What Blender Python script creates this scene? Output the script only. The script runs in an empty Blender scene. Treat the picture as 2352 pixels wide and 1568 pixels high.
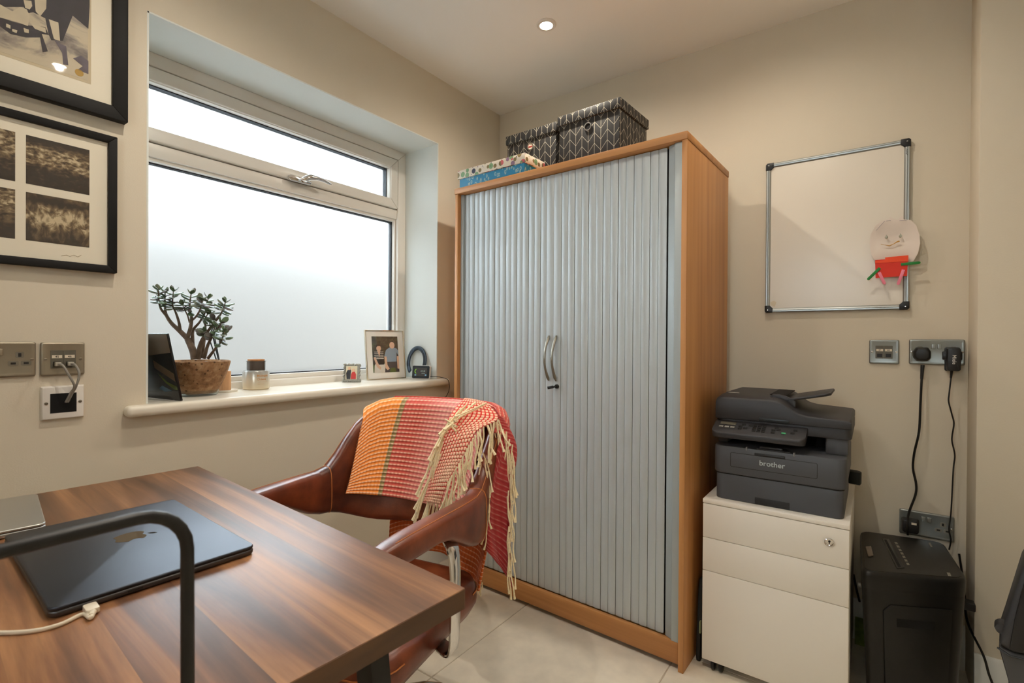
import bpy, bmesh, math, random
import numpy as np
from mathutils import Matrix, Vector
random.seed(7)
sc = bpy.context.scene
COL = sc.collection
R = math.radians

# ------------------------------------------------------------------ camera
FPX = 1140.164
yaw, pit, rol = 0.62737067, -0.00491671, 0.00649279
CAM = np.array([1.70927, -2.22610, 1.09])
cf = np.array([-math.sin(yaw)*math.cos(pit), math.cos(yaw)*math.cos(pit), math.sin(pit)])
cr = np.array([math.cos(yaw), math.sin(yaw), 0.0])
cu = np.cross(cr, cf)
cr, cu = cr*math.cos(rol)+cu*math.sin(rol), -cr*math.sin(rol)+cu*math.cos(rol)
cam = bpy.data.cameras.new('camera'); co = bpy.data.objects.new('camera', cam); COL.objects.link(co)
co.matrix_world = Matrix(((cr[0], cu[0], -cf[0], CAM[0]), (cr[1], cu[1], -cf[1], CAM[1]), (cr[2], cu[2], -cf[2], CAM[2]), (0, 0, 0, 1)))
cam.sensor_fit = 'HORIZONTAL'; cam.sensor_width = 36.0; cam.lens = FPX/2352*36
cam.clip_start = 0.02; cam.clip_end = 60
cam.dof.use_dof = True; cam.dof.focus_distance = 1.9; cam.dof.aperture_fstop = 9.0
sc.camera = co

# ------------------------------------------------------------------ daylight, exposure
sc.view_settings.view_transform = 'Standard'; sc.view_settings.look = 'None'
sc.view_settings.exposure = 0.12; sc.view_settings.gamma = 1.0; sc.view_settings.use_curve_mapping = False
SKY = 15.0
w = bpy.data.worlds.new('overcast_sky'); sc.world = w; w.use_nodes = True
bg = w.node_tree.nodes['Background']; bg.inputs[0].default_value = (0.80, 0.92, 1.0, 1); bg.inputs[1].default_value = SKY
sc.cycles.max_bounces = 14; sc.cycles.diffuse_bounces = 6; sc.cycles.glossy_bounces = 5; sc.cycles.transmission_bounces = 8
sc.cycles.caustics_reflective = False
sc.cycles.sample_clamp_indirect = 6.0
LAMP_W = 5.6
LAMP_COL = (1.0, 0.90, 0.76)
CEIL = 2.35
LIGHTS = [(0.643, -0.536), (1.41, -0.55), (0.62, -1.66), (1.41, -1.593)]

# ------------------------------------------------------------------ helpers
def at(px, py, d): return Vector(CAM + (cf + cr*(px-1176)/FPX - cu*(py-784)/FPX)*d)
def onp(px, py, a, v):
    d = cf + cr*(px-1176)/FPX - cu*(py-784)/FPX; i = 'xyz'.index(a)
    return Vector(CAM + d*((v-CAM[i])/d[i]))
def lin(c): c /= 255.0; return c/12.92 if c <= 0.04045 else ((c+0.055)/1.055)**2.4
def S(r, g, b): return (lin(r), lin(g), lin(b), 1.0)

class MB:
    def __init__(s): s.v = []; s.f = []; s.uv = None; s.M = None
    def add(s, vs, fs):
        o = len(s.v)
        s.v += [tuple(s.M @ Vector(p)) if s.M else tuple(p) for p in vs]
        s.f += [tuple(i+o for i in q) for q in fs]; return s
    def box(s, x0, x1, y0, y1, z0, z1):
        x0, x1 = min(x0, x1), max(x0, x1); y0, y1 = min(y0, y1), max(y0, y1); z0, z1 = min(z0, z1), max(z0, z1)
        return s.add([(x0,y0,z0),(x1,y0,z0),(x1,y1,z0),(x0,y1,z0),(x0,y0,z1),(x1,y0,z1),(x1,y1,z1),(x0,y1,z1)],
                     [(3,2,1,0),(4,5,6,7),(0,1,5,4),(1,2,6,5),(2,3,7,6),(3,0,4,7)])
    def prism(s, poly, a, b, axis='z', poly2=None):
        n = len(poly); p2 = poly2 or poly
        if axis == 'z': A = [(x,y,a) for x,y in poly]; B = [(x,y,b) for x,y in p2]
        elif axis == 'x': A = [(a,x,y) for x,y in poly]; B = [(b,x,y) for x,y in p2]
        else: A = [(x,a,y) for x,y in poly]; B = [(x,b,y) for x,y in p2]
        fs = [tuple(range(n))[::-1], tuple(range(n, 2*n))] + [(i,(i+1)%n,n+(i+1)%n,n+i) for i in range(n)]
        return s.add(A+B, fs)
    def loft(s, rings, cap=True, closed=True):
        n = len(rings[0]); vs = [p for r in rings for p in r]; fs = []
        for k in range(len(rings)-1):
            for i in range(n if closed else n-1):
                j = (i+1) % n
                fs.append((k*n+i, k*n+j, (k+1)*n+j, (k+1)*n+i))
        if cap: fs.append(tuple(range(n))[::-1]); fs.append(tuple((len(rings)-1)*n+i for i in range(n)))
        return s.add(vs, fs)
    def lathe(s, prof, c=(0,0,0), n=32, axis='z', cap=True):
        rings = []
        for r, z in prof:
            ring = []
            for i in range(n):
                a = 2*math.pi*i/n; p = (r*math.cos(a), r*math.sin(a), z)
                if axis == 'x': p = (p[2], p[0], p[1])
                if axis == 'y': p = (p[1], p[2], p[0])
                ring.append((p[0]+c[0], p[1]+c[1], p[2]+c[2]))
            rings.append(ring)
        return s.loft(rings, cap)
    def tube(s, pts, r, n=8, cap=True):
        pts = [Vector(p) for p in pts]; m = len(pts); rings = []
        up = None
        for k in range(m):
            t = (pts[min(k+1,m-1)]-pts[max(k-1,0)]).normalized()
            if up is None:
                up = Vector((0,0,1)) if abs(t.z) < .9 else Vector((1,0,0))
            a = t.cross(up).normalized(); b = a.cross(t).normalized(); up = b
            rr = r(k/(m-1)) if callable(r) else (r[k] if isinstance(r, (list, tuple)) else r)
            rings.append([tuple(pts[k]+a*(rr*math.cos(2*math.pi*i/n))+b*(rr*math.sin(2*math.pi*i/n))) for i in range(n)])
        return s.loft(rings, cap)
    def mesh(s, name, bevel=0, seg=2, smooth=40, bang=30, flip=False):
        me = bpy.data.meshes.new(name); bm = bmesh.new()
        vs = [bm.verts.new(p) for p in s.v]
        for q in s.f:
            try: bm.faces.new([vs[i] for i in q])
            except ValueError: pass
        bm.normal_update()
        bmesh.ops.recalc_face_normals(bm, faces=bm.faces[:])
        if bevel:
            es = [e for e in bm.edges if e.is_manifold and e.calc_face_angle(0) > R(bang)]
            bmesh.ops.bevel(bm, geom=es, offset=bevel, segments=seg, profile=.5, affect='EDGES', clamp_overlap=True)
        bm.to_mesh(me); bm.free()
        if smooth:
            me.shade_smooth(); me.set_sharp_from_angle(angle=R(smooth))
        return me
    def build(s, name, mat, parent=None, bevel=0, seg=2, smooth=40, bang=30):
        return link(name, s.mesh(name, bevel, seg, smooth, bang), mat, parent)

def link(name, me, mat, parent=None):
    o = bpy.data.objects.new(name, me); COL.objects.link(o)
    if mat is not None and not me.materials: me.materials.append(mat)
    if parent is not None: o.parent = parent
    return o
def tag(o, label=None, cat=None, group=None, kind=None):
    if label: o['label'] = label
    if cat: o['category'] = cat
    if group: o['group'] = group
    if kind: o['kind'] = kind
    return o
def thing(name, loc=(0,0,0), rz=0, label=None, cat=None, group=None, kind=None, M=None):
    o = bpy.data.objects.new(name, None); COL.objects.link(o); o.empty_display_size = .05
    if M is not None: o.matrix_world = M
    else: o.location = loc; o.rotation_euler = (0, 0, rz)
    return tag(o, label, cat, group, kind)
def grid_mesh(name, fn, nu, nv, uvfn=None):
    vs = []; fs = []; 
    for j in range(nv+1):
        for i in range(nu+1): vs.append(tuple(fn(i/nu, j/nv)))
    for j in range(nv):
        for i in range(nu):
            a = j*(nu+1)+i; fs.append((a, a+1, a+nu+2, a+nu+1))
    me = bpy.data.meshes.new(name); me.from_pydata(vs, [], fs)
    uv = me.uv_layers.new(name='UVMap')
    co_ = [(i/nu, j/nv) if uvfn is None else uvfn(i/nu, j/nv) for j in range(nv+1) for i in range(nu+1)]
    for lp in me.loops: uv.data[lp.index].uv = co_[lp.vertex_index]
    me.shade_smooth(); return me
def rrect(w, h, r, n=5, cx=0, cy=0):
    out = []
    for (sx, sy, a0) in ((1,1,0),(-1,1,90),(-1,-1,180),(1,-1,270)):
        for k in range(n+1):
            a = R(a0+90*k/n); out.append((cx+sx*(w/2-r)+r*math.cos(a), cy+sy*(h/2-r)+r*math.sin(a)))
    return out
def text(s_, size, mat, parent, M, name='lettering', ext=.0003, align='CENTER'):
    c = bpy.data.curves.new('t', 'FONT'); c.body = s_; c.size = size; c.extrude = ext; c.align_x = align; c.resolution_u = 4
    c.offset = size*.008
    t = bpy.data.objects.new('t', c); COL.objects.link(t)
    me = bpy.data.meshes.new_from_object(t.evaluated_get(bpy.context.evaluated_depsgraph_get()))
    bpy.data.objects.remove(t); o = link(name, me, None, parent); me.materials.clear(); me.materials.append(mat)
    o.matrix_local = M; return o
def frame_M(origin, X, Y, Z):
    return Matrix(((X[0],Y[0],Z[0],origin[0]),(X[1],Y[1],Z[1],origin[1]),(X[2],Y[2],Z[2],origin[2]),(0,0,0,1)))
def M_back(x, y, z): return frame_M((x,y,z), (1,0,0), (0,0,1), (0,-1,0))     # local z faces -y
def M_left(x, y, z): return frame_M((x,y,z), (0,1,0), (0,0,1), (1,0,0))      # local z faces +x
def catmull(pts, per=6):
    pts = [Vector(p) for p in pts]; out = []
    P = [pts[0]*2-pts[1]] + pts + [pts[-1]*2-pts[-2]]
    for i in range(1, len(P)-2):
        for k in range(per):
            t = k/per; a, b, c, d = P[i-1], P[i], P[i+1], P[i+2]
            out.append(.5*((2*b)+(c-a)*t+(2*a-5*b+4*c-d)*t*t+(3*b-a-3*c+d)*t**3))
    out.append(pts[-1]); return out
def sstep(a, b, x):
    t = max(0, min(1, (x-a)/(b-a))); return t*t*(3-2*t)

# ------------------------------------------------------------------ materials
MATS = {}
def mat(name, col, rough=.5, metal=0, spec=.5, coat=0, trans=0, ior=1.45, emit=None, es=0, var=0, vscale=8, bump=0, bscale=200, stretch=None, aniso=0):
    if name in MATS: return MATS[name]
    m = bpy.data.materials.new(name); m.use_nodes = True; nt = m.node_tree; b = nt.nodes['Principled BSDF']
    b.inputs['Base Color'].default_value = col; b.inputs['Roughness'].default_value = rough; b.inputs['Metallic'].default_value = metal
    b.inputs['Specular IOR Level'].default_value = spec; b.inputs['Coat Weight'].default_value = coat
    b.inputs['Transmission Weight'].default_value = trans; b.inputs['IOR'].default_value = ior
    if emit: b.inputs['Emission Color'].default_value = emit; b.inputs['Emission Strength'].default_value = es
    if var or bump:
        tc = nt.nodes.new('ShaderNodeTexCoord'); mp = nt.nodes.new('ShaderNodeMapping'); nt.links.new(tc.outputs['Object'], mp.inputs[0])
        if stretch: mp.inputs['Scale'].default_value = stretch
    if var:
        n = nt.nodes.new('ShaderNodeTexNoise'); n.inputs['Scale'].default_value = vscale; n.inputs['Detail'].default_value = 5
        nt.links.new(mp.outputs[0], n.inputs[0])
        mr = nt.nodes.new('ShaderNodeMapRange'); mr.inputs[1].default_value = .3; mr.inputs[2].default_value = .7
        mr.inputs[3].default_value = 1-var; mr.inputs[4].default_value = 1+var; nt.links.new(n.outputs[0], mr.inputs[0])
        mx = nt.nodes.new('ShaderNodeMix'); mx.data_type = 'RGBA'; mx.blend_type = 'MULTIPLY'; mx.inputs[0].default_value = 1
        mx.inputs[6].default_value = col; nt.links.new(mr.outputs[0], mx.inputs[7]); nt.links.new(mx.outputs[2], b.inputs['Base Color'])
    if bump:
        n2 = nt.nodes.new('ShaderNodeTexNoise'); n2.inputs['Scale'].default_value = bscale; n2.inputs['Detail'].default_value = 3
        nt.links.new(mp.outputs[0], n2.inputs[0]); bp = nt.nodes.new('ShaderNodeBump'); bp.inputs['Strength'].default_value = bump
        bp.inputs['Distance'].default_value = .002; nt.links.new(n2.outputs[0], bp.inputs['Height']); nt.links.new(bp.outputs[0], b.inputs['Normal'])
    MATS[name] = m; return m
def nodes(name, rough=.5, spec=.5):
    m = bpy.data.materials.new(name); m.use_nodes = True; nt = m.node_tree; b = nt.nodes['Principled BSDF']
    b.inputs['Roughness'].default_value = rough; b.inputs['Specular IOR Level'].default_value = spec
    MATS[name] = m; return m, nt, b
def N(nt, t, **kw):
    n = nt.nodes.new('ShaderNode'+t)
    for k, v in kw.items():
        if k.startswith('i_'):
            key = k[2:]; n.inputs[int(key) if key.isdigit() else key].default_value = v
        else: setattr(n, k, v)
    return n
def ramp(nt, stops, mode='LINEAR'):
    n = nt.nodes.new('ShaderNodeValToRGB'); n.color_ramp.interpolation = mode; e = n.color_ramp.elements
    while len(e) < len(stops): e.new(.5)
    for k, (p, c) in enumerate(stops): e[k].position = p; e[k].color = c
    return n
def mth(nt, op, a, b=None, c=None):
    n = nt.nodes.new('ShaderNodeMath'); n.operation = op
    for k, v in enumerate((a, b, c)):
        if v is None: continue
        if isinstance(v, (int, float)): n.inputs[k].default_value = v
        else: nt.links.new(v, n.inputs[k])
    return n.outputs[0]
def mixc(nt, f, a, b, blend='MIX'):
    n = nt.nodes.new('ShaderNodeMix'); n.data_type = 'RGBA'; n.blend_type = blend
    for k, v in ((0, f), (6, a), (7, b)):
        if hasattr(v, 'links') or hasattr(v, 'is_linked'): nt.links.new(v, n.inputs[k])
        else: n.inputs[k].default_value = v
    return n.outputs[2]
def thin_glass(name, rough=.02, tint=(1,1,1,1), ior=1.5):
    m = bpy.data.materials.new(name); m.use_nodes = True; nt = m.node_tree; nt.nodes.clear()
    o = N(nt, 'OutputMaterial'); t = N(nt, 'BsdfTransparent'); t.inputs[0].default_value = tint
    g = N(nt, 'BsdfGlossy'); g.inputs['Roughness'].default_value = rough
    geo = N(nt, 'NewGeometry'); fr = N(nt, 'Fresnel'); mx = N(nt, 'MixShader')
    nt.links.new(mth(nt, 'MULTIPLY_ADD', geo.outputs['Backfacing'], 1/ior-ior, ior), fr.inputs[0])
    nt.links.new(fr.outputs[0], mx.inputs[0]); nt.links.new(t.outputs[0], mx.inputs[1]); nt.links.new(g.outputs[0], mx.inputs[2])
    nt.links.new(mx.outputs[0], o.inputs[0]); MATS[name] = m; return m
def wood(name, dark, mid, light, scale=(1.2, 14, 14), rough=.45, detail=6, spec=.5, contrast=(.3,.5,.72), fine=.12, coat=0, stave=0):
    m, nt, b = nodes(name, rough, spec); b.inputs['Coat Weight'].default_value = coat; b.inputs['Coat Roughness'].default_value = .15
    tc = N(nt, 'TexCoord'); mp = N(nt, 'Mapping'); mp.inputs['Scale'].default_value = scale; nt.links.new(tc.outputs['Object'], mp.inputs[0])
    n = N(nt, 'TexNoise', i_Scale=1.0, i_Detail=detail, i_Roughness=.55, i_Distortion=.6); nt.links.new(mp.outputs[0], n.inputs[0])
    rp = ramp(nt, [(contrast[0], dark), (contrast[1], mid), (contrast[2], light)]); nt.links.new(n.outputs[0], rp.inputs[0])
    mp2 = N(nt, 'Mapping'); mp2.inputs['Scale'].default_value = tuple(v*(3 if k == 0 else 14) for k, v in enumerate(scale)); nt.links.new(tc.outputs['Object'], mp2.inputs[0])
    n2 = N(nt, 'TexNoise', i_Scale=1.0, i_Detail=3.0); nt.links.new(mp2.outputs[0], n2.inputs[0])
    f = mth(nt, 'MULTIPLY_ADD', n2.outputs[0], fine*2, 1-fine)
    if stave:
        sp_ = N(nt, 'SeparateXYZ'); nt.links.new(tc.outputs['Object'], sp_.inputs[0])
        row = mth(nt, 'FLOOR', mth(nt, 'DIVIDE', sp_.outputs[1], stave)); wn = N(nt, 'TexWhiteNoise', noise_dimensions='1D'); nt.links.new(row, wn.inputs['W'])
        cb = N(nt, 'CombineXYZ'); nt.links.new(mth(nt, 'MULTIPLY', wn.outputs[0], 7.0), cb.inputs[0]); nt.links.new(mth(nt, 'MULTIPLY', row, 3.1), cb.inputs[1]); nt.links.new(cb.outputs[0], mp.inputs['Location'])
        f = mth(nt, 'MULTIPLY', f, mth(nt, 'MULTIPLY_ADD', wn.outputs[0], .26, .89))
    nt.links.new(mixc(nt, 1.0, rp.outputs[0], f, 'MULTIPLY'), b.inputs['Base Color']); return m

WALL = mat('beige_wall_paint', S(213, 203, 184), .75, spec=.25, bump=.12, bscale=260)
REVEAL = mat('white_reveal_paint', S(222, 226, 222), .6, spec=.3)
CEILM = mat('white_ceiling_paint', S(245, 244, 241), .8, spec=.2, bump=.08, bscale=200)
UPVC = mat('white_upvc', S(222, 217, 208), .32, spec=.5)
SILLM = mat('white_gloss_sill', S(232, 226, 212), .3, spec=.5)
SKIRT = mat('white_skirting_paint', S(224, 226, 222), .35)
TILE = mat('limestone_tile', S(224, 214, 196), .5, var=.09, vscale=14, bump=.05, bscale=120)
GROUT = mat('grout', S(186, 174, 154), .9)
OAK = wood('beech_laminate', S(158, 104, 56), S(178, 122, 68), S(192, 136, 80), (22, 22, .7), .5, 4, fine=.06)
OAKX = wood('beech_laminate_edge', S(158, 104, 56), S(178, 122, 68), S(192, 136, 80), (.7, 22, 22), .5, 4, fine=.06)
WALNUT = wood('walnut_laminate', S(84, 54, 34), S(124, 82, 52), S(172, 122, 80), (1.1, 15, 15), .40, 9, contrast=(.34, .5, .66), fine=.26, stave=.088)
TAMB = mat('silver_tambour_plastic', S(188, 195, 198), .42, metal=.25, spec=.5)
TFRAME = mat('silver_frame_plastic', S(168, 176, 178), .45, metal=.2)
DARKGAP = mat('dark_gap', S(22, 21, 20), .8)
STEELB = mat('brushed_steel', S(150, 146, 136), .38, metal=.85)
NICKEL = mat('satin_nickel_plate', S(152, 143, 126), .42, metal=.8)
NICKELC = mat('cool_steel_plate', S(150, 154, 150), .36, metal=.8)
CHROME = mat('chrome', S(225, 225, 225), .08, metal=1)
BLACKP = mat('black_plastic', S(20, 20, 20), .45)
BLACKG = mat('black_gloss_plastic', S(16, 16, 17), .25)
BLACKM = mat('black_powder_coat', S(20, 19, 18), .42, var=.3, vscale=40)
GREYP = mat('charcoal_printer_plastic', S(72, 73, 77), .5, bump=.1, bscale=900)
GREYD = mat('dark_printer_plastic', S(48, 48, 51), .5, bump=.1, bscale=900)
PEDW = mat('white_powder_coated_steel', S(238, 234, 226), .4)
PLASTW = mat('white_plastic', S(226, 222, 216), .35)
ALU = mat('anodised_aluminium', S(178, 182, 180), .35, metal=.85)
CABLEG = mat('grey_cable', S(140, 136, 128), .5)
CABLEW = mat('white_cable', S(220, 208, 186), .45)
CABLEB = mat('black_cable', S(14, 14, 14), .4)
FRAMEB = mat('black_stained_wood', S(15, 14, 12), .62, spec=.3, var=.15, vscale=30)
MATB = mat('cream_mat_board', S(246, 238, 218), .8, bump=.08, bscale=700)
PGLASS = thin_glass('picture_glass')
CGLASS = thin_glass('clear_glass', .05, (.95, .98, .97, 1), 1.35)
_nt = CGLASS.node_tree; _d = N(_nt, 'BsdfTranslucent'); _d.inputs[0].default_value = (.9, .95, .94, 1); _mx = N(_nt, 'MixShader'); _mx.inputs[0].default_value = .22
_o = [n for n in _nt.nodes if n.type == 'OUTPUT_MATERIAL'][0]; _src = _o.inputs[0].links[0].from_socket
_nt.links.new(_src, _mx.inputs[1]); _nt.links.new(_d.outputs[0], _mx.inputs[2]); _nt.links.new(_mx.outputs[0], _o.inputs[0])

# ------------------------------------------------------------------ the room
XR, YF = 2.45, -2.95            # right wall, wall behind the camera
WY0, WY1, WZ0, WZ1 = -1.681, -0.488, 0.865, 2.035   # window opening in the left wall
SILLZ = 0.895
def struct(name, mb, m, label, bevel=0, parent=None):
    o = mb.build(name, m, parent, bevel); tag(o, label, None, None, 'structure'); return o
b = MB().box(-.23, 0, YF-.1, WY0, 0, CEIL).box(-.32, -.23, YF-.1, WY0-.072, 0, CEIL).box(-.32, 0, WY1, .12, 0, CEIL).box(-.23, 0, WY0, WY1, 0, WZ0).box(-.23, 0, WY0, WY1, WZ1, CEIL).box(-.32, -.23, WY0-.072, WY1, 0, WZ0).box(-.32, -.23, WY0-.072, WY1, WZ1, CEIL)
struct('wall_left', b, WALL, 'beige painted wall with the window opening')
struct('wall_back', MB().box(0, XR+.1, 0, .12, 0, CEIL), WALL, 'beige painted wall behind the cabinet and whiteboard')
struct('wall_right', MB().box(XR, XR+.1, YF-.1, 0, 0, CEIL), WALL, 'beige painted wall on the right')
V0, V1, V2, V3 = 1.02, 1.78, 1.30, 1.86      # small window in the wall behind the viewer
struct('wall_front', MB().box(0, V0, YF-.1, YF, 0, CEIL).box(V1, XR, YF-.1, YF, 0, CEIL).box(V0, V1, YF-.1, YF, 0, V2).box(V0, V1, YF-.1, YF, V3, CEIL), WALL, 'beige painted wall behind the viewer')
struct('wall_pier', MB().box(1.968, XR, -.175, 0, 0, CEIL), WALL, 'beige boxed-out pier beside the double socket', .004)
struct('ceiling', MB().box(-.32, XR+.1, YF-.1, .12, CEIL, CEIL+.1), CEILM, 'plain white ceiling')
fl = struct('floor', MB().box(-.32, XR+.1, YF-.1, .12, -.06, -.0015), GROUT, 'pale stone-coloured tiled floor')
tile_me = MB().box(-.2985, .2985, -.2985, .2985, -.012, 0).mesh('floor_tile', .0015, 1)
tile_me.materials.append(TILE)
for i in range(-1, 4):
    for j in range(-4, 1):
        x0, y0 = .57+.6*i, -.485+.6*j
        x1, y1 = x0+.6, y0+.6
        if x0 < -.2 or y1 < YF or x0 > XR or y0 > -.05: 
            if x0 < -.2: pass
            elif y0 > -.05 or x0 > XR or y1 < YF: continue
        cx0, cx1, cy0, cy1 = max(x0+.0015, .0), min(x1-.0015, XR), max(y0+.0015, YF), min(y1-.0015, 0)
        if cx1-cx0 < .02 or cy1-cy0 < .02: continue
        if abs(cx1-cx0-.597) < .001 and abs(cy1-cy0-.597) < .001:
            o = link('floor_tile', tile_me, TILE, fl); o.location = ((x0+x1)/2, (y0+y1)/2, 0)
        else:
            MB().box(cx0, cx1, cy0, cy1, -.012, 0).build('floor_tile', TILE, fl, .0015, 1)
def skirting(name, p0, p1, nrm, label, h=.145):
    p0, p1 = Vector((*p0, 0)), Vector((*p1, 0)); n = Vector((*nrm, 0))
    prof = [(0,0),(.016,0),(.016,h*.74),(.012,h*.80),(.012,h*.93),(.006,h),(0,h)]
    m = MB().loft([[tuple(p+n*a+Vector((0,0,z))) for a, z in prof] for p in (p0, p1)])
    struct(name, m, SKIRT, label)
skirting('baseboard_left', (0, YF), (0, 0), (1, 0), 'white skirting along the window wall')
skirting('baseboard_back', (0, 0), (1.968, 0), (0, -1), 'white skirting along the back wall')
skirting('baseboard_pier', (1.968, -.175), (XR, -.175), (0, -1), 'white skirting along the pier')
# lining of the window opening
b = MB().box(-.23, .0005, WY1-.004, WY1+.001, SILLZ, WZ1).box(-.23, .0005, WY0-.001, WY0+.004, SILLZ, WZ1).box(-.23, .0005, WY0, WY1, WZ1-.004, WZ1+.001)
struct('trim_1', b, REVEAL, 'white painted lining of the window reveal')

# ------------------------------------------------------------------ window
win = thing('window_1', label='white plastic window with two frosted panes', kind='structure')
def bars(x0, x1, ya, yb, za, zb, wl, wr, wb, wt):      # mitred rectangular frame in the plane of the window
    return [ [(ya,za),(yb,za),(yb-wr,za+wb),(ya+wl,za+wb)], [(yb,za),(yb,zb),(yb-wr,zb-wt),(yb-wr,za+wb)],
             [(yb,zb),(ya,zb),(ya+wl,zb-wt),(yb-wr,zb-wt)], [(ya,zb),(ya,za),(ya+wl,za+wb),(ya+wl,zb-wt)] ]
def framebars(name, x0, x1, ya, yb, za, zb, w, m, parent, bevel=.003):
    wl, wr, wb, wt = w if isinstance(w, tuple) else (w,)*4
    mb = MB()
    for q in bars(x0, x1, ya, yb, za, zb, wl, wr, wb, wt): mb.prism(q, x0, x1, 'x')
    return mb.build(name, m, parent, bevel, 2)
fy0, fy1 = WY0-.070, WY1-.004
framebars('outer_frame', -.31, -.224, fy0, fy1, WZ0, WZ1-.004, (.050, .050, .058, .046), UPVC, win, .004)
tr = MB().box(-.31, -.232, fy0+.05, fy1-.05, 1.688, 1.734).build('transom', UPVC, win, .003)
framebars('glazing_bead', -.275, -.240, fy0+.052, fy1-.052, .921, 1.70, (.008, .008, .022, .024), UPVC, win, .004)
sash = framebars('sash', -.30, -.220, fy0+.0535, fy1-.0535, 1.7375, 1.9815, .045, UPVC, win, .005)
framebars('sash_gap_blocker', -.300, -.262, fy0+.044, fy1-.044, 1.728, 1.991, .016, mat('black_rubber_gasket', S(38, 42, 46), .7), win, 0)  # dark strip added behind the sash gap to block leaking daylight
framebars('sash_bead', -.262, -.226, fy0+.094, fy1-.094, 1.776, 1.941, .008, UPVC, sash, .003)
GASK = mat('black_rubber_gasket', S(38, 42, 46), .7)
framebars('gasket', -.28, -.250, fy0+.100, fy1-.100, 1.782, 1.935, .006, GASK, sash, 0)
framebars('gasket', -.285, -.258, fy0+.058, fy1-.058, .941, 1.678, .006, GASK, win, 0)
def frosted():
    m, nt, b = nodes('frosted_glass', .32, .4)
    b.inputs['Base Color'].default_value = (1, 1, 1, 1); b.inputs['Transmission Weight'].default_value = 1; b.inputs['IOR'].default_value = 1.33
    tr_ = N(nt, 'BsdfTranslucent'); tr_.inputs[0].default_value = (.95, .96, .96, 1); mx = N(nt, 'MixShader'); mx.inputs[0].default_value = .15
    nt.links.new(b.outputs[0], mx.inputs[1]); nt.links.new(tr_.outputs[0], mx.inputs[2]); nt.links.new(mx.outputs[0], nt.nodes['Material Output'].inputs[0])
    return m
FROST = frosted()
FROST_L = FROST
def pane(name, y0, y1, z0, z1, par, lab):
    o = MB().box(-.276, -.270, y0, y1, z0, z1).build(name, FROST, par, 0, smooth=0); o['label'] = lab
pane('pane', fy0+.098, fy1-.098, 1.78, 1.937, win, 'frosted upper pane')
pane('pane', fy0+.056, fy1-.056, .939, 1.68, win, 'large frosted lower pane')
win2 = thing('window_2', label='small frosted window in the wall behind the viewer', kind='structure')
mb = MB()
for q in ([(V0,V2),(V1,V2),(V1-.05,V2+.05),(V0+.05,V2+.05)], [(V1,V2),(V1,V3),(V1-.05,V3-.05),(V1-.05,V2+.05)], [(V1,V3),(V0,V3),(V0+.05,V3-.05),(V1-.05,V3-.05)], [(V0,V3),(V0,V2),(V0+.05,V2+.05),(V0+.05,V3-.05)]): mb.prism(q, YF-.09, YF-.02, 'y')
mb.build('outer_frame', UPVC, win2, .003)
MB().box(V0+.045, V1-.045, YF-.06, YF-.054, V2+.045, V3-.045).build('pane', FROST, win2, smooth=0)
# handle on the sash
hd = MB().prism(rrect(.10, .024, .012, 5, -1.078, 1.742), -.218, -.208, 'x').build('handle_plate', CHROME, sash, .003)
h = MB().lathe([(.011, 0), (.011, .016), (.009, .022), (.0, .022)], (-.208, -1.062, 1.744), 20, 'x').build('handle_neck', CHROME, sash)
def hring(y, z, x, a, bb): return [(x+bb*math.cos(2*math.pi*k/12), y, z+a*math.sin(2*math.pi*k/12)) for k in range(12)]
MB().loft([hring(-1.085, 1.742, -.193, .004, .004), hring(-1.075, 1.744, -.190, .010, .008), hring(-1.06, 1.750, -.188, .014, .009), hring(-1.045, 1.757, -.186, .013, .008),
           hring(-1.02, 1.760, -.184, .009, .006), hring(-.99, 1.758, -.182, .007, .005), hring(-.962, 1.752, -.181, .006, .004), hring(-.950, 1.749, -.181, .002, .002)]).build('handle_lever', CHROME, sash)
MB().box(-.217, -.210, -1.13, -1.105, 1.737, 1.749).build('handle_screw_cover', CHROME, sash, .003)
# sill board
poly = [(-.235, WY0), (-.235, WY1), (0, WY1), (0, -.434), (.040, -.434), (.040, -1.738), (0, -1.738), (0, WY0)]
sb = MB().prism(poly, SILLZ-.032, SILLZ).build('sill', SILLM, win, .012, 4)

# ------------------------------------------------------------------ outdoors behind the frosted glass
tag(MB().box(-9, -.34, -9, 7, -.35, -.30).build('ground_outside', mat('garden_paving', S(150, 148, 142), .9), None), 'grey paved ground outside the window', None, None, 'structure')
of = MB().box(-1.75, -1.65, -7, 5, -.30, 1.80).build('wall_garden', mat('garden_wall_render', S(54, 45, 34), .9), None)  # wall colour darkened so the lower frosted pane stays grey
tag(of, 'dark garden wall seen blurred through the frosted glass', None, None, 'structure')

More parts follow.
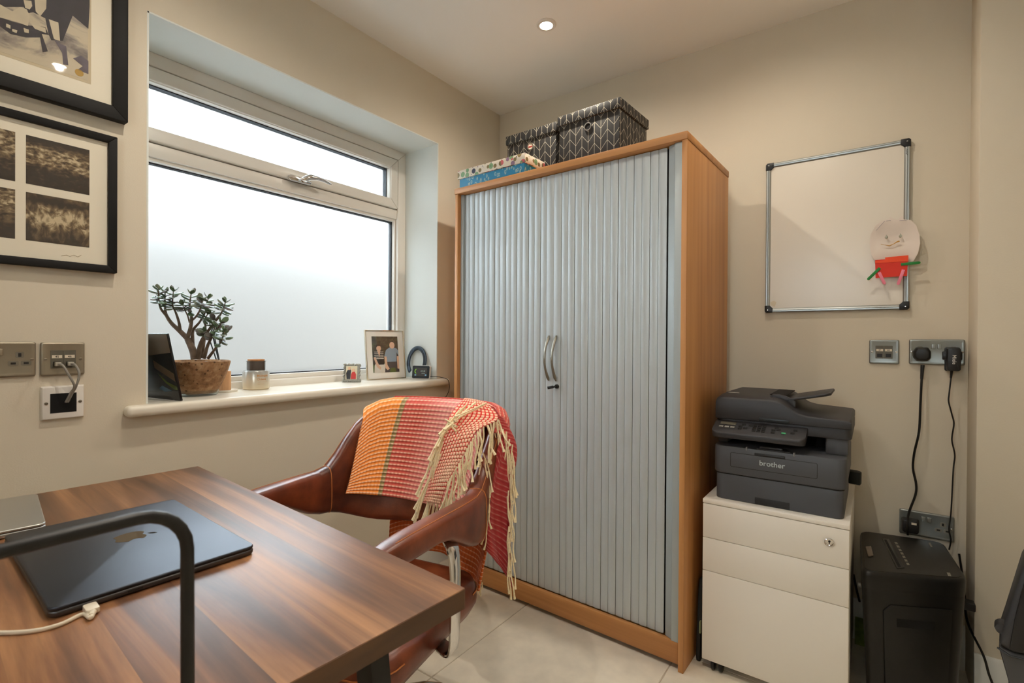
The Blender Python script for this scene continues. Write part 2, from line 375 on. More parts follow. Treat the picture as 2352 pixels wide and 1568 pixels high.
# ------------------------------------------------------------------ downlights
LENS = mat('lamp_lens', (1, .9, .75, 1), .5, emit=(*LAMP_COL, 1), es=60)
lname = ['back by the cabinet', 'above the printer', 'above the window sill', 'above the desk end']
for k, (x, y) in enumerate(LIGHTS):
    t = thing('ceiling_downlight', (x, y, CEIL), 0, ['lit round recessed downlight in the white ceiling above the cabinet', 'lit downlight in the ceiling above the printer', 'lit downlight in the ceiling near the window and desk', 'lit downlight in the ceiling above the end of the desk'][k], 'downlight', 'ceiling downlights')
    MB().lathe([(.024, -.001), (.026, -.006), (.036, -.006), (.0405, -.002), (.0405, .0), (.024, .0)], (0,0,0), 40).build('trim_ring', PLASTW, t)
    MB().lathe([(.0, -.0035), (.012, -.0035), (.024, -.002), (.024, -.0005), (0, -.0005)], (0,0,0), 32).build('lens', LENS, t)
    L = bpy.data.lights.new('downlight_beam', 'SPOT'); L.energy = (.65 if k == 1 else 1)*LAMP_W*4*math.pi/3; L.color = LAMP_COL; L.spot_size = R(164); L.spot_blend = 1.0; L.shadow_soft_size = .013
    lo = bpy.data.objects.new('downlight_beam', L); COL.objects.link(lo); lo.parent = t; lo.location = (0, 0, -.012)

# ------------------------------------------------------------------ tambour cabinet
CA = R(-2.0); CW, CD, CH = 1.05, .495, 1.77
ru = Vector((math.cos(CA), math.sin(CA), 0)); FRc = Vector((1.219, -.591, 0)); FLc = FRc-ru*CW
cab = thing('tambour_cabinet', FLc, CA, 'tall beech cabinet with silver tambour shutter doors', 'cabinet')
T = .018
MB().box(0, T, .004, CD, 0, CH-.026).build('side_panel', OAK, cab, .0015)
MB().box(CW-T, CW, .004, CD, 0, CH-.026).build('side_panel', OAK, cab, .0015)
MB().box(-.002, CW+.002, 0, CD, CH-.026, CH).build('top_panel', OAKX, cab, .003)
MB().box(T, CW-T, .012, .030, .018, .090).build('plinth', OAKX, cab, .002)
MB().box(T, CW-T, CD-.012, CD, .02, CH-.026).build('back_panel', OAK, cab)
MB().box(T, CW-T, .06, CD-.012, .06, .078).build('bottom_panel', OAKX, cab)
MB().box(T, CW-T, .055, .060, .09, CH-.026).build('inner_backing', DARKGAP, cab)
MB().box(T, .034, .022, .05, .090, CH-.027).build('shutter_guide', TFRAME, cab, .002)
MB().prism([(1.032, .012), (1.032, .05), (.979, .05), (.979, .030), (1.004, .018), (1.006, .012)], .090, CH-.027).build('shutter_guide', TFRAME, cab, .0015)
def slat_mesh(wd):
    n = 6; fr = [(-wd/2+wd*k/n, -.0028*(1-(2*k/n-1)**2)) for k in range(n+1)]
    pl = [(x, y) for x, y in fr] + [(wd/2, .004), (-wd/2, .004)]
    return MB().prism(pl, .092, CH-.029).mesh('slat', 0, smooth=25)
sm = slat_mesh(.0285); sl = slat_mesh(.0338)
for m_ in (sm, sl): m_.materials.append(TAMB)
SEAM = .517
def slat(u, wide, k, side):
    o = link('slat', sl if wide else sm, TAMB, cab)
    o.location = (u, .034+(.001 if k % 2 else 0), 0); o.rotation_euler = (0, 0, R([2.2, -1.6, 1.2, -2.4, 1.8, -1.0][k % 6]) if not wide else R(.5*side)); return o
lead = {}
for side in (-1, 1):
    u = SEAM+side*.0172; lead[side] = slat(u, True, 0, side); u += side*(.0172+.015)
    k = 1
    while .046 < u < .972:
        slat(u, False, k, side); u += side*.0301; k += 1
HAND = mat('bronze_grey_handle', S(136, 131, 120), .35, metal=.7)
for side, par in ((-1, lead[-1]), (1, lead[1])):
    hb = MB(); pts = []; rr = []
    for k in range(15):
        t = k/14; z = .925+.18*t; a = math.sin(math.pi*t)
        pts.append((-side*0+(-.001), -.004-.032*a, z)); rr.append((.0042+.0028*(abs(2*t-1))**2.0)*(.35 if k in (0, 14) else 1))
    rings = []
    for p, r_ in zip(pts, rr):
        rings.append([(p[0]+r_*1.15*math.cos(2*math.pi*i/10), p[1]+r_*.75*math.sin(2*math.pi*i/10), p[2]) for i in range(10)])
    hb.loft(rings); o = hb.build('handle', HAND, par)
lk = MB().lathe([(.0085, 0), (.0085, .006), (.006, .008), (0, .008)], (0,0,0), 18, 'y'); lk.M = None
mbk = MB(); mbk.M = Matrix.Translation((.004, -.002, .905)) @ Matrix.Rotation(R(180), 4, 'Z')
mbk.lathe([(.0085, 0), (.0085, .008), (.006, .011), (0, .011)], (0,0,0), 18, 'y'); lock = mbk.build('lock', BLACKP, lead[1])
mbk = MB(); mbk.M = Matrix.Translation((.004, -.012, .905)) @ Matrix.Rotation(R(-12), 4, 'Y')
mbk.box(-.026, .002, -.022, -.019, -.0055, .0055); mbk.box(-.008, .004, -.020, .0, -.003, .003); mbk.build('key', BLACKP, lead[1], .0012)

# ------------------------------------------------------------------ boxes on the cabinet
def chevron():
    m, nt, b = nodes('black_card_silver_chevrons', .55)
    tc = N(nt, 'TexCoord'); uv = N(nt, 'SeparateXYZ'); nt.links.new(tc.outputs['UV'], uv.inputs[0])
    U, V = uv.outputs[0], uv.outputs[1]; P = .0285; Q = .042
    pu = mth(nt, 'PINGPONG', U, P)                        # 0..P..0
    a = mth(nt, 'MULTIPLY', pu, 1.15)
    s_ = mth(nt, 'SUBTRACT', V, a); fr = mth(nt, 'FRACT', mth(nt, 'ADD', mth(nt, 'DIVIDE', s_, Q), 20.0))
    l1 = mth(nt, 'LESS_THAN', mth(nt, 'ABSOLUTE', mth(nt, 'SUBTRACT', fr, .5)), .022)
    l2 = mth(nt, 'LESS_THAN', mth(nt, 'ABSOLUTE', mth(nt, 'SUBTRACT', mth(nt, 'FRACT', mth(nt, 'ADD', mth(nt, 'DIVIDE', U, P), 20.0)), .5)), 2)
    fu = mth(nt, 'FRACT', mth(nt, 'ADD', mth(nt, 'DIVIDE', U, P), 20.5))
    l2 = mth(nt, 'LESS_THAN', mth(nt, 'ABSOLUTE', mth(nt, 'SUBTRACT', fu, .5)), .022)
    ln = mth(nt, 'MAXIMUM', l1, l2)
    n = N(nt, 'TexNoise', i_Scale=900.0); nt.links.new(tc.outputs['UV'], n.inputs[0])
    ln2 = mth(nt, 'MULTIPLY', ln, mth(nt, 'MULTIPLY_ADD', n.outputs[0], .9, .45))
    c = mixc(nt, ln2, S(27, 25, 23), S(214, 205, 184)); nt.links.new(c, b.inputs['Base Color'])
    nt.links.new(mth(nt, 'MULTIPLY', ln2, .6), b.inputs['Metallic']); return m
CHEV = chevron()
def uvbox(name, x0, x1, y0, y1, z0, z1, m, parent, bevel=.002, uo=0.0):
    o = MB().box(x0, x1, y0, y1, z0, z1).build(name, m, parent, bevel, 2)
    me = o.data; uv = me.uv_layers.new(name='UVMap')
    for p in me.polygons:
        n = p.normal
        for li in p.loop_indices:
            v = me.vertices[me.loops[li].vertex_index].co
            if abs(n.x) > max(abs(n.y), abs(n.z)): q = (v.y+uo, v.z)
            elif abs(n.y) > abs(n.z): q = (v.x+uo, v.z)
            else: q = (v.x+uo, v.y)
            uv.data[li].uv = q
    return o
LINER = mat('dark_box_interior', S(12, 11, 10), .9)
def storage(loc, rz, label, w_, d_, h_, filled, uo):
    t = thing('storage_box', loc, rz, label, 'storage box', 'patterned boxes on the cabinet')
    uvbox('body', -w_/2+.007, w_/2-.007, -d_/2+.007, d_/2-.007, 0, h_-.02, CHEV, t, .002, uo)
    uvbox('lid', -w_/2, w_/2, -d_/2, d_/2, h_-.040, h_, CHEV, t, .003, uo+.012)
    MB().lathe([(.0115, -.001), (.0125, -.0035), (.0165, -.0035), (.0175, -.0005), (.0175, .001), (.0115, .001)], (0, -d_/2+.006, h_-.075), 28, 'y').build('eyelet', CHROME, t)
    if filled:
        MB().lathe([(0, -.0018), (.0118, -.0018), (.0118, .0005), (0, .0005)], (0, -d_/2+.006, h_-.075), 24, 'y').build('label_behind_eyelet', mat('printed_label', S(206, 190, 170), .7, var=.4, vscale=90), t)
        MB().box(-.010, .010, -d_/2+.0035, -d_/2+.0045, h_-.079, h_-.073).build('label_stripe', mat('red_print', S(150, 40, 34), .6), t)
    else:
        MB().lathe([(0, -.0012), (.0118, -.0012), (.0118, .0005), (0, .0005)], (0, -d_/2+.006, h_-.075), 24, 'y').build('eyelet_hole', LINER, t)
    return t
storage((.793, -.322, CH), R(-3), 'black box with silver chevrons and open metal eyelet, right of the two', .287, .262, .243, False, 0)
storage((.478, -.268, CH), R(-1.5), 'black chevron box with a label showing in its eyelet, left of the two', .277, .26, .250, True, .01)
def floral():
    m, nt, b = nodes('floral_paper', .6)
    tc = N(nt, 'TexCoord'); v = N(nt, 'TexVoronoi', i_Scale=36.0, i_Randomness=.85); nt.links.new(tc.outputs['UV'], v.inputs[0])
    blob = mth(nt, 'LESS_THAN', v.outputs['Distance'], .46)
    core = mth(nt, 'LESS_THAN', v.outputs['Distance'], .12)
    sep = N(nt, 'SeparateColor'); nt.links.new(v.outputs['Color'], sep.inputs[0])
    rp = ramp(nt, [(0, S(120, 102, 62)), (.34, S(116, 146, 104)), (.5, S(192, 92, 96)), (.62, S(128, 98, 118)), (.74, S(44, 42, 58)), (.86, S(132, 112, 70))], 'CONSTANT'); nt.links.new(sep.outputs[0], rp.inputs[0])
    c1 = mixc(nt, blob, S(226, 214, 196), rp.outputs[0]); c2 = mixc(nt, core, c1, S(46, 42, 40))
    v2 = N(nt, 'TexVoronoi', i_Scale=75.0); nt.links.new(tc.outputs['UV'], v2.inputs[0]); small = mth(nt, 'LESS_THAN', v2.outputs['Distance'], .2)
    c3 = mixc(nt, mth(nt, 'MULTIPLY', small, mth(nt, 'SUBTRACT', 1.0, blob)), c2, S(70, 66, 84)); nt.links.new(c3, b.inputs['Base Color']); return m
def bluepaper():
    m, nt, b = nodes('blue_leaf_paper', .6)
    tc = N(nt, 'TexCoord'); mp = N(nt, 'Mapping'); mp.inputs['Scale'].default_value = (1, .6, 1); nt.links.new(tc.outputs['UV'], mp.inputs[0])
    v = N(nt, 'TexVoronoi', i_Scale=70.0); nt.links.new(mp.outputs[0], v.inputs[0])
    ring = mth(nt, 'MULTIPLY', mth(nt, 'LESS_THAN', v.outputs['Distance'], .36), mth(nt, 'GREATER_THAN', v.outputs['Distance'], .17))
    nt.links.new(mixc(nt, ring, S(24, 118, 156), S(150, 176, 176)), b.inputs['Base Color']); return m
fb = thing('floral_box', (.372, -.484, CH), R(-2), 'low floral-lidded paper box with blue sides', 'gift box')
uvbox('body', -.183, .183, -.062, .07, 0, .07, bluepaper(), fb, .001)
uvbox('lid', -.190, .190, -.069, .077, .042, .080, floral(), fb, .002)

# ------------------------------------------------------------------ pedestal drawers
ped = thing('drawer_pedestal', (1.259, -.518, 0), 0, 'white steel three-drawer pedestal under the printer', 'drawers')
PW, PD, PH = .403, .50, .565
MB().box(0, PW, .022, PD, .036, PH-.0135).build('carcass', PEDW, ped, .002)
MB().box(-.001, PW+.001, 0, PD, PH-.0135, PH).build('top', PEDW, ped, .002)
MB().box(.003, PW-.003, .012, .022, .034, PH-.014).build('shadow_gap', DARKGAP, ped)
zz = [(.439, .5495), (.3295, .4375), (.033, .328)]
drs = [MB().box(0, PW, 0, .016, a, c).build('drawer', PEDW, ped, .0016) for a, c in zz]
mb = MB(); mb.M = Matrix.Translation((PW-.048, 0, .506)) @ Matrix.Rotation(math.pi, 4, 'Z')
mb.lathe([(.0125, 0), (.0125, .003), (.0105, .0045), (.0085, .0035), (.0085, .001), (0, .001)], (0,0,0), 28, 'y'); lk2 = mb.build('lock', CHROME, drs[0])
mb = MB(); mb.M = Matrix.Translation((PW-.048, -.002, .506)); mb.box(-.0012, .0012, -.0012, .001, -.004, .004); mb.lathe([(.0028, -.0014), (.0028, .0006)], (0,0,.003), 12, 'y'); mb.build('keyhole', BLACKP, lk2)
for cx, cy in ((.046, .026), (PW-.046, .026), (.05, PD-.06), (PW-.05, PD-.06)):
    c_ = MB().box(cx-.012, cx+.012, cy-.014, cy+.014, .030, .037).build('castor', BLACKP, ped, .003)
    for sx in (-.012, .012): MB().lathe([(.004, -.006), (.0185, -.006), (.0195, -.002), (.0195, .004), (.014, .006)], (cx+sx, cy-.006, .0195), 20, 'x').build('castor_wheel', BLACKP, c_)

# ------------------------------------------------------------------ printer
pr = thing('printer', (1.286, -.480, PH), 0, 'charcoal multifunction laser printer standing on the white pedestal', 'printer')
W_ = .365; D_ = .375
def plan(x0, x1, y0, y1, rf, rb=.01, n=6):
    out = []
    for (cx, cy, a0, r_) in ((x1-rf, y0+rf, 270, rf), (x1-rb, y1-rb, 0, rb), (x0+rb, y1-rb, 90, rb), (x0+rf, y0+rf, 180, rf)):
        for k in range(n+1):
            a = R(a0+90*k/n); out.append((cx+r_*math.cos(a), cy+r_*math.sin(a)))
    return out
MB().prism(plan(.002, W_-.004, .001, D_, .022), 0, .084).build('paper_tray', GREYP, pr, .003)
MB().box(.122, .222, -.0004, .02, .0015, .024).build('tray_grip', mat('grip_shadow_plastic', S(30, 30, 32), .5), pr, .003)
MB().prism(plan(-.004, W_+.002, -.004, D_, .026), .0865, .178, 'z').build('front_body', GREYP, pr, .006)
MB().prism(plan(.001, W_-.003, .0, D_, .022), .084, .0866).build('seam', DARKGAP, pr)
MB().prism(rrect(.245, .047, .005, 4, .172, .135), -.0048, -.002, 'y').build('panel_groove', DARKGAP, pr)
MB().prism(rrect(.2426, .0446, .004, 4, .172, .135), -.0052, -.002, 'y').build('manual_feed_flap', GREYP, pr, .0008)
MB().box(.122, .208, -.007, .004, .158, .1665).build('flap_grip', mat('grip_shadow_plastic', S(30, 30, 32), .5), pr, .002)
MB().prism([(.128, .0), (.222, .0), (.206, .05), (.144, .05)], .178, .180).build('output_shelf', GREYD, pr)
MB().prism([(.134, .006), (.200, .006), (.196, .030), (.140, .030)], .180, .187).build('paper_stop', GREYD, pr, .002)
for x in (.098, .232): MB().box(x-.0025, x+.0025, -.0045, .012, .170, .1815).build('guide_rib', mat('light_grey_plastic', S(108, 108, 108), .5), pr, .001)
MB().box(.0, W_+.002, .15, D_, .178, .245).build('rear_body', GREYP, pr, .004)
MB().box(-.002, .03, .05, .16, .178, .235).build('left_pillar', GREYP, pr, .006)
MB().box(.31, W_+.004, .055, .16, .178, .235).build('right_pillar', GREYP, pr, .006)
MB().box(.03, .31, .149, .1505, .180, .232).build('output_cavity', mat('deep_black', S(5, 5, 5), .9), pr)
MB().prism(plan(-.006, W_+.012, .045, D_+.015, .02), .228, .262).build('scanner_bed', GREYD, pr, .004)
sp = .0
ring0 = [(x, y, .206+(.012 if y > .02 else 0)) for x, y in plan(-.006, .262, -.026, .06, .02)]
MB().loft([[(x, y, .206+max(0, y)*.25) for x, y in plan(-.006, .262, -.024, .06, .02)], [(x, y, .214+max(0, y+.02)*.35) for x, y in plan(-.008, .264, -.028, .06, .022)], [(x, y, .224+(y+.03)*.40) for x, y in plan(-.008, .264, -.028, .06, .022)]]).build('control_panel', GREYD, pr, .003, 2)
def pan(u, v): return Vector((u, v, .2248+(v+.03)*.40))
def key(u, v, a, bb, m, nm='key', hgt=.0012):
    mb = MB(); A = [pan(u-a, v-bb), pan(u+a, v-bb), pan(u+a, v+bb), pan(u-a, v+bb)]
    mb.add([tuple(p) for p in A]+[tuple(p+Vector((0, -.0005, hgt))) for p in A], [(0,1,2,3),(4,5,6,7),(0,1,5,4),(1,2,6,5),(2,3,7,6),(3,0,4,7)]); return mb.build(nm, m, pr, .0003)
KEYS = mat('printer_key', S(24, 24, 24), .4); KEYL = mat('printer_key_light', S(150, 148, 142), .4); SCR = mat('lcd_screen', S(96, 92, 80), .25)
key(.036, .026, .024, .0075, SCR, 'display')
for q in range(3): key(.018+.0175*q, .006, .0065, .0038, KEYL)
for q in range(3):
    for p in range(4): key(.118+.0135*q, -.002+.0105*p, .0052, .0034, KEYS)
for (u, v) in ((.076, .002), (.076, .016), (.092, .008), (.084, .028), (.105, .026), (.173, -.002), (.173, .012), (.187, .016), (.180, .027), (.227, .006), (.233, .022)): key(u, v, .0055, .0034, KEYS)
key(.203, .0, .0062, .004, mat('green_start_key', S(70, 160, 110), .4), 'start_key')
# document feeder: high hump on the left, dropping to a flat lid on the right
prof = [(-.008, .262), (W_+.012, .262), (W_+.012, .281), (W_+.006, .286), (.262, .292), (.240, .297), (.222, .307), (.198, .325), (.184, .331), (.165, .334), (.01, .334), (-.004, .329), (-.008, .318)]
ad = MB(); n_ = len(prof)
ad.loft([[(x, y0_, .262+(z-.262)*sc_) for x, z in prof] for y0_, sc_ in ((.036, .90), (.040, 1.0), (.10, 1.10), (.20, 1.13), (D_+.010, 1.10), (D_+.015, .9))]).build('document_feeder', GREYD, pr, .002)
MB().box(.126, .214, .033, .05, .262, .2745).build('feeder_grip', mat('teal_black_plastic', S(28, 34, 38), .35), pr, .003)
MB().box(-.007, W_+.011, .043, D_, .2605, .2632).build('lid_gap', DARKGAP, pr)
mb = MB(); mb.M = Matrix.Translation((.196, .185, .326)) @ Matrix.Rotation(R(-13), 4, 'Y')
mb.prism([(0, -.10), (.118, -.10), (.130, -.088), (.130, .088), (.118, .10), (0, .10)], 0, .009); mb.build('document_tray', GREYD, pr, .003)
MB().prism([(.150, .334), (.184, .3315), (.2, .324), (.226, .306), (.226, .33), (.2, .345), (.178, .349), (.158, .348)], .085, .095, 'y').build('feeder_cheek', GREYD, pr, .002)
MB().box(.150, .2, .096, .30, .345, .3475).build('feed_slot', mat('deep_black', S(5, 5, 5), .9), pr, .0)
text('brother', .023, mat('silver_print', S(190, 200, 204), .4, metal=.3), pr, M_back(.172, -.0056, .129), 'brand_lettering')
MB().prism([(W_-.003, .30), (W_+.03, .29), (W_+.034, .318), (W_+.022, .335), (W_-.003, .335)], .04, .082).build('rear_cover', mat('dark_green_plastic', S(26, 30, 26), .6), pr, .003)
text('MFC', .006, KEYL, pr, frame_M((.03, .075, .3585), (1,0,0), (0,1,0), (0,0,1)), 'model_sticker') if False else None
MB().box(.028, .062, .058, .064, .3480, .3494).build('model_sticker', KEYL, pr)

# ------------------------------------------------------------------ black case between cabinet and pedestal
cs = thing('laptop_bag', (1.2395, -.47, 0), CA, 'black padded bag wedged between the cabinet and the pedestal', 'bag')
mb = MB(); mb.loft([[(x, y, z) for x, y in ((-.006, -.02+k), (.008, -.02+k), (.008, .33), (-.006, .33))] for z, k in ((.0, .0), (.02, -.006), (.24, .018), (.27, .03))]); mb.build('shell', mat('black_nylon', S(26, 27, 27), .7), cs, .004)
MB().tube([(.001, .06, .265), (.001, .06, .295), (.001, .10, .305), (.001, .14, .295), (.001, .14, .265)], .004, 8).build('carry_handle', BLACKP, cs)
MB().box(.006, .010, -.026, -.016, .10, .14).build('zip_pull', mat('pale_green_tag', S(140, 150, 110), .6), cs)

# ------------------------------------------------------------------ pictures on the window wall (local: x -> +y, y -> +z, z -> out of the wall)
def photo_mat(name, stops, seed, sx=1.0, sy=1.0, scale=14.0, bands=0.0, dist=1.2):
    m, nt, b = nodes(name, .55)
    tc = N(nt, 'TexCoord'); mp = N(nt, 'Mapping'); mp.inputs['Scale'].default_value = (sx, sy, 1); mp.inputs['Location'].default_value = (seed*3.7, seed*1.9, seed)
    nt.links.new(tc.outputs['Object'], mp.inputs[0])
    n = N(nt, 'TexNoise', i_Scale=scale, i_Detail=8.0, i_Roughness=.62, i_Distortion=dist); nt.links.new(mp.outputs[0], n.inputs[0])
    v = n.outputs[0]
    if bands:
        wv = N(nt, 'TexVoronoi', i_Scale=scale*1.6, feature='F1'); nt.links.new(mp.outputs[0], wv.inputs[0])
        v = mth(nt, 'ADD', mth(nt, 'MULTIPLY', v, 1-bands), mth(nt, 'MULTIPLY', wv.outputs['Distance'], bands))
    rp = ramp(nt, stops); nt.links.new(v, rp.inputs[0]); nt.links.new(rp.outputs[0], b.inputs['Base Color']); return m
SEP = [(.40, S(26, 18, 10)), (.56, S(60, 44, 26)), (.68, S(140, 118, 86)), (.80, S(198, 178, 144))]
def picture(name, yr, zb, wd, ht, fw, depth, label):
    # origin at the lower right corner of the frame against the wall
    t = thing(name, M=M_left(.0005, yr, zb), label=label, cat='picture', group='pictures on the window wall')
    mb = MB()
    q = [[(-wd,0),(0,0),(-fw,fw),(-wd+fw,fw)], [(0,0),(0,ht),(-fw,ht-fw),(-fw,fw)], [(0,ht),(-wd,ht),(-wd+fw,ht-fw),(-fw,ht-fw)], [(-wd,ht),(-wd,0),(-wd+fw,fw),(-wd+fw,ht-fw)]]
    for p in q: mb.prism(p, 0, depth)
    mb.build('frame', FRAMEB, t, .0015)
    MB().box(-wd+fw-.003, -fw+.003, fw-.003, ht-fw+.003, .002, depth-.010).build('mat_board', MATB, t)
    MB().box(-wd+fw-.002, -fw+.002, fw-.002, ht-fw+.002, depth-.0052, depth-.0032).build('glazing', PGLASS, t, smooth=0)
    return t
up = picture('framed_photograph', -1.7345, 1.685, .56, .46, .0345, .028, 'large black-framed photograph with a cream mount, upper of the two')
zf = .0185
def flat(name, poly, m, parent, z0, z1): return MB().prism(poly, z0, z1).build(name, m, parent, smooth=0)
# print of the upper picture (generic monochrome scene)
PB = (-.086, .083)                                   # right / bottom edge in local units
MB().box(-.474, -.079, .076, .385, .0180, .0184).build('mount_bevel', mat('mount_bevel_line', S(206, 190, 158), .8), up)
prm = photo_mat('faded_violet_print', [(.30, S(60, 52, 62)), (.42, S(150, 138, 124)), (.50, S(196, 182, 154)), (.8, S(206, 192, 164))], 3, .6, 1.2, 9)
MB().box(-.470, -.086, .083, .380, .0182, .0187).build('print', prm, up)
INK = mat('violet_black_ink', S(38, 32, 42), .6, var=.35, vscale=60); CRM = mat('faded_print_white', S(206, 192, 164), .6, var=.08, vscale=30); INK2 = mat('violet_grey_ink', S(96, 86, 96), .6, var=.25, vscale=50)
def pimg(px, py):                                     # pixel of the print -> local coordinates of the upper picture
    p = onp(px, py, 'x', .0195); return (p.y+1.7345, p.z-1.685)
def ink(pts, m, z=.0190): MB().prism([pimg(*p) for p in pts], .0186, z).build('print_figure', m, up, smooth=0)
ink([(0,-60),(206,-60),(206,14),(203,66),(167,36),(144,94),(118,92),(112,80),(104,42),(76,28),(66,30),(54,16),(0,16)], INK)
ink([(0,10),(28,26),(46,16),(62,22),(68,38),(64,60),(44,52),(0,40)], CRM, .0192)
ink([(54,0),(72,2),(74,14),(68,22),(58,18)], CRM, .0192); ink([(76,-40),(108,-40),(106,20),(92,38),(82,26)], CRM, .0192)
ink([(0,40),(30,50),(62,58),(104,62),(112,80),(96,78),(110,118),(98,120),(92,86),(60,86),(24,78),(0,60)], INK, .0191)
ink([(14,54),(24,58),(24,66),(14,62)], CRM, .0193); ink([(28,66),(40,70),(38,76),(28,72)], CRM, .0193); ink([(54,64),(66,68),(66,76),(56,74)], CRM, .0193); ink([(72,56),(104,64),(106,76),(80,66)], CRM, .0193)
ink([(112,44),(134,52),(138,94),(124,90)], CRM, .0192); ink([(122,86),(136,100),(152,106),(157,150),(145,148),(143,122)], INK2, .0192)
ink([(168,134),(186,128),(203,140),(203,170),(178,160),(190,152)], INK2, .0192)
o = MB().lathe([(0, 0), (.009, 0), (.009, .0006), (0, .0006)], (*pimg(182, 167), .0186), 20).build('gold_sticker', mat('gold_print', S(176, 136, 40), .5), up)
lp = picture('framed_photograph', -1.7565, 1.264, .382, .374, .0195, .022, 'black-framed set of four sepia photographs, lower of the two')
prs = [(-1.815, 1.467, .123, .120, 1), (-1.815, 1.327, .123, .119, 2), (-1.957, 1.467, .123, .120, 4), (-1.957, 1.327, .123, .120, 5)]
def sepia(seed, kind):
    m, nt, b = nodes('sepia_print_%d' % seed, .55)
    tc = N(nt, 'TexCoord'); sp = N(nt, 'SeparateXYZ'); nt.links.new(tc.outputs['Generated'], sp.inputs[0])
    mp = N(nt, 'Mapping'); mp.inputs['Location'].default_value = (seed*2.3, seed, 0); mp.inputs['Scale'].default_value = (1.0, 1.6 if kind != 2 else .6, 1); nt.links.new(tc.outputs['Generated'], mp.inputs[0])
    n = N(nt, 'TexNoise', i_Scale=6.0, i_Detail=10.0, i_Roughness=.7, i_Distortion=.8); nt.links.new(mp.outputs[0], n.inputs[0])
    v = N(nt, 'TexVoronoi', i_Scale=11.0); nt.links.new(mp.outputs[0], v.inputs[0])
    y = sp.outputs[1]
    if kind == 1:   # clouded sky above a dark crowd
        rb = ramp(nt, [(0, (.12,)*3+(1,)), (.35, (.2,)*3+(1,)), (.5, (.55,)*3+(1,)), (.72, (.6,)*3+(1,)), (.85, (.3,)*3+(1,)), (1, (.05,)*3+(1,))])
    elif kind == 2:  # bright openings in the middle of a dark facade
        rb = ramp(nt, [(0, (.2,)*3+(1,)), (.25, (.35,)*3+(1,)), (.5, (.8,)*3+(1,)), (.75, (.5,)*3+(1,)), (.86, (.15,)*3+(1,)), (1, (.3,)*3+(1,))])
    else:
        rb = ramp(nt, [(0, (.1,)*3+(1,)), (.4, (.25,)*3+(1,)), (.7, (.6,)*3+(1,)), (1, (.45,)*3+(1,))])
    nt.links.new(y, rb.inputs[0])
    a = mth(nt, 'MULTIPLY', rb.outputs[0], mth(nt, 'MULTIPLY_ADD', n.outputs[0], 2.6, -.72))
    a = mth(nt, 'MULTIPLY', a, mth(nt, 'MULTIPLY_ADD', v.outputs['Distance'], 1.3, .45))
    rp = ramp(nt, [(0, S(28, 19, 10)), (.14, S(46, 33, 18)), (.34, S(116, 94, 64)), (.62, S(206, 188, 152))]); nt.links.new(a, rp.inputs[0])
    nt.links.new(rp.outputs[0], b.inputs['Base Color']); return m
for k, (y1, z0, wd, ht, sd) in enumerate(prs):
    MB().box(y1+1.7565-wd, y1+1.7565, z0-1.264, z0-1.264+ht, .0115, .0125).build('print', sepia(sd, [1, 2, 3, 3][k]), lp)
PEN = mat('pencil_signature', S(180, 162, 132), .8)
MB().tube([(*p, .0122) for p in [(-.115, .033), (-.105, .037), (-.098, .034), (-.09, .039), (-.082, .035), (-.075, .041)]], .0006, 5).build('signature', PEN, lp)

# ------------------------------------------------------------------ faceplates
def faceplate(name, M, wd, ht, m, label, group, cat='socket', flat_=False):
    t = thing(name, M=M, label=label, cat=cat, group=group)
    if flat_: MB().prism(rrect(wd, ht, .002, 3), 0, .010, 'z', rrect(wd-.006, ht-.006, .002, 3)).build('plate', m, t, .001)
    else:
        MB().loft([[(x, y, 0) for x, y in rrect(wd, ht, .005)], [(x, y, .0045) for x, y in rrect(wd, ht, .005)], [(x, y, .0070) for x, y in rrect(wd-.003, ht-.003, .005)], [(x, y, .0078) for x, y in rrect(wd-.009, ht-.009, .004)], [(x, y, .0066) for x, y in rrect(wd-.016, ht-.016, .003)]]).build('plate', m, t, 0, smooth=50)
    return t
def screw(t, x, y, z, m=CHROME):
    s_ = MB().lathe([(.0038, 0), (.0036, .0012), (.002, .0018), (0, .0018)], (x, y, z), 16).build('screw', m, t)
    MB().box(x-.003, x+.003, y-.0005, y+.0005, z+.0015, z+.0020).build('screw_slot', BLACKP, s_)
INS = mat('grey_socket_insert', S(112, 106, 92), .5)
def outlet(t, x, y, z, m=INS):
    for (dx, dy, a, c_) in ((0, .010, .0075, .0075), (-.0115, -.0105, .0095, .006), (.0115, -.0105, .0095, .006)):
        o = MB().prism(rrect(a*2, c_*2, .003, 3, x+dx, y+dy), z-.001, z+.0006).build('pin_surround', m, t)
        v = (.0028, .0045) if dy > 0 else (.0045, .0024)
        MB().box(x+dx-v[0], x+dx+v[0], y+dy-v[1], y+dy+v[1], z, z+.0009).build('pin_hole', BLACKP, o)
def rocker(t, x, y, z, m):
    MB().prism(rrect(.0115, .017, .001, 2, x, y), z-.001, z+.0035, 'z', rrect(.0105, .016, .001, 2, x, y)).build('rocker_switch', m, t, .0006)
def datamod(t, x, y, z, txt, m, hole=True):
    o = MB().prism(rrect(.0245, .046, .0008, 2, x, y), z-.001, z+.0012).build('data_module', m, t)
    MB().box(x-.0100, x+.0100, y+.003, y+.011, z+.001, z+.0017).build('paper_label', mat('label_paper', S(216, 204, 184), .7), o)
    text(txt, .0075, mat('biro_ink', S(40, 36, 34), .7), o, frame_M((x, y+.0045, z+.0019), (1,0,0), (0,1,0), (0,0,1)), 'handwritten_number', .0001)
    MB().box(x-.0075, x+.0075, y-.018, y-.006, z+.001, z+.0016).build('port', BLACKP, o)
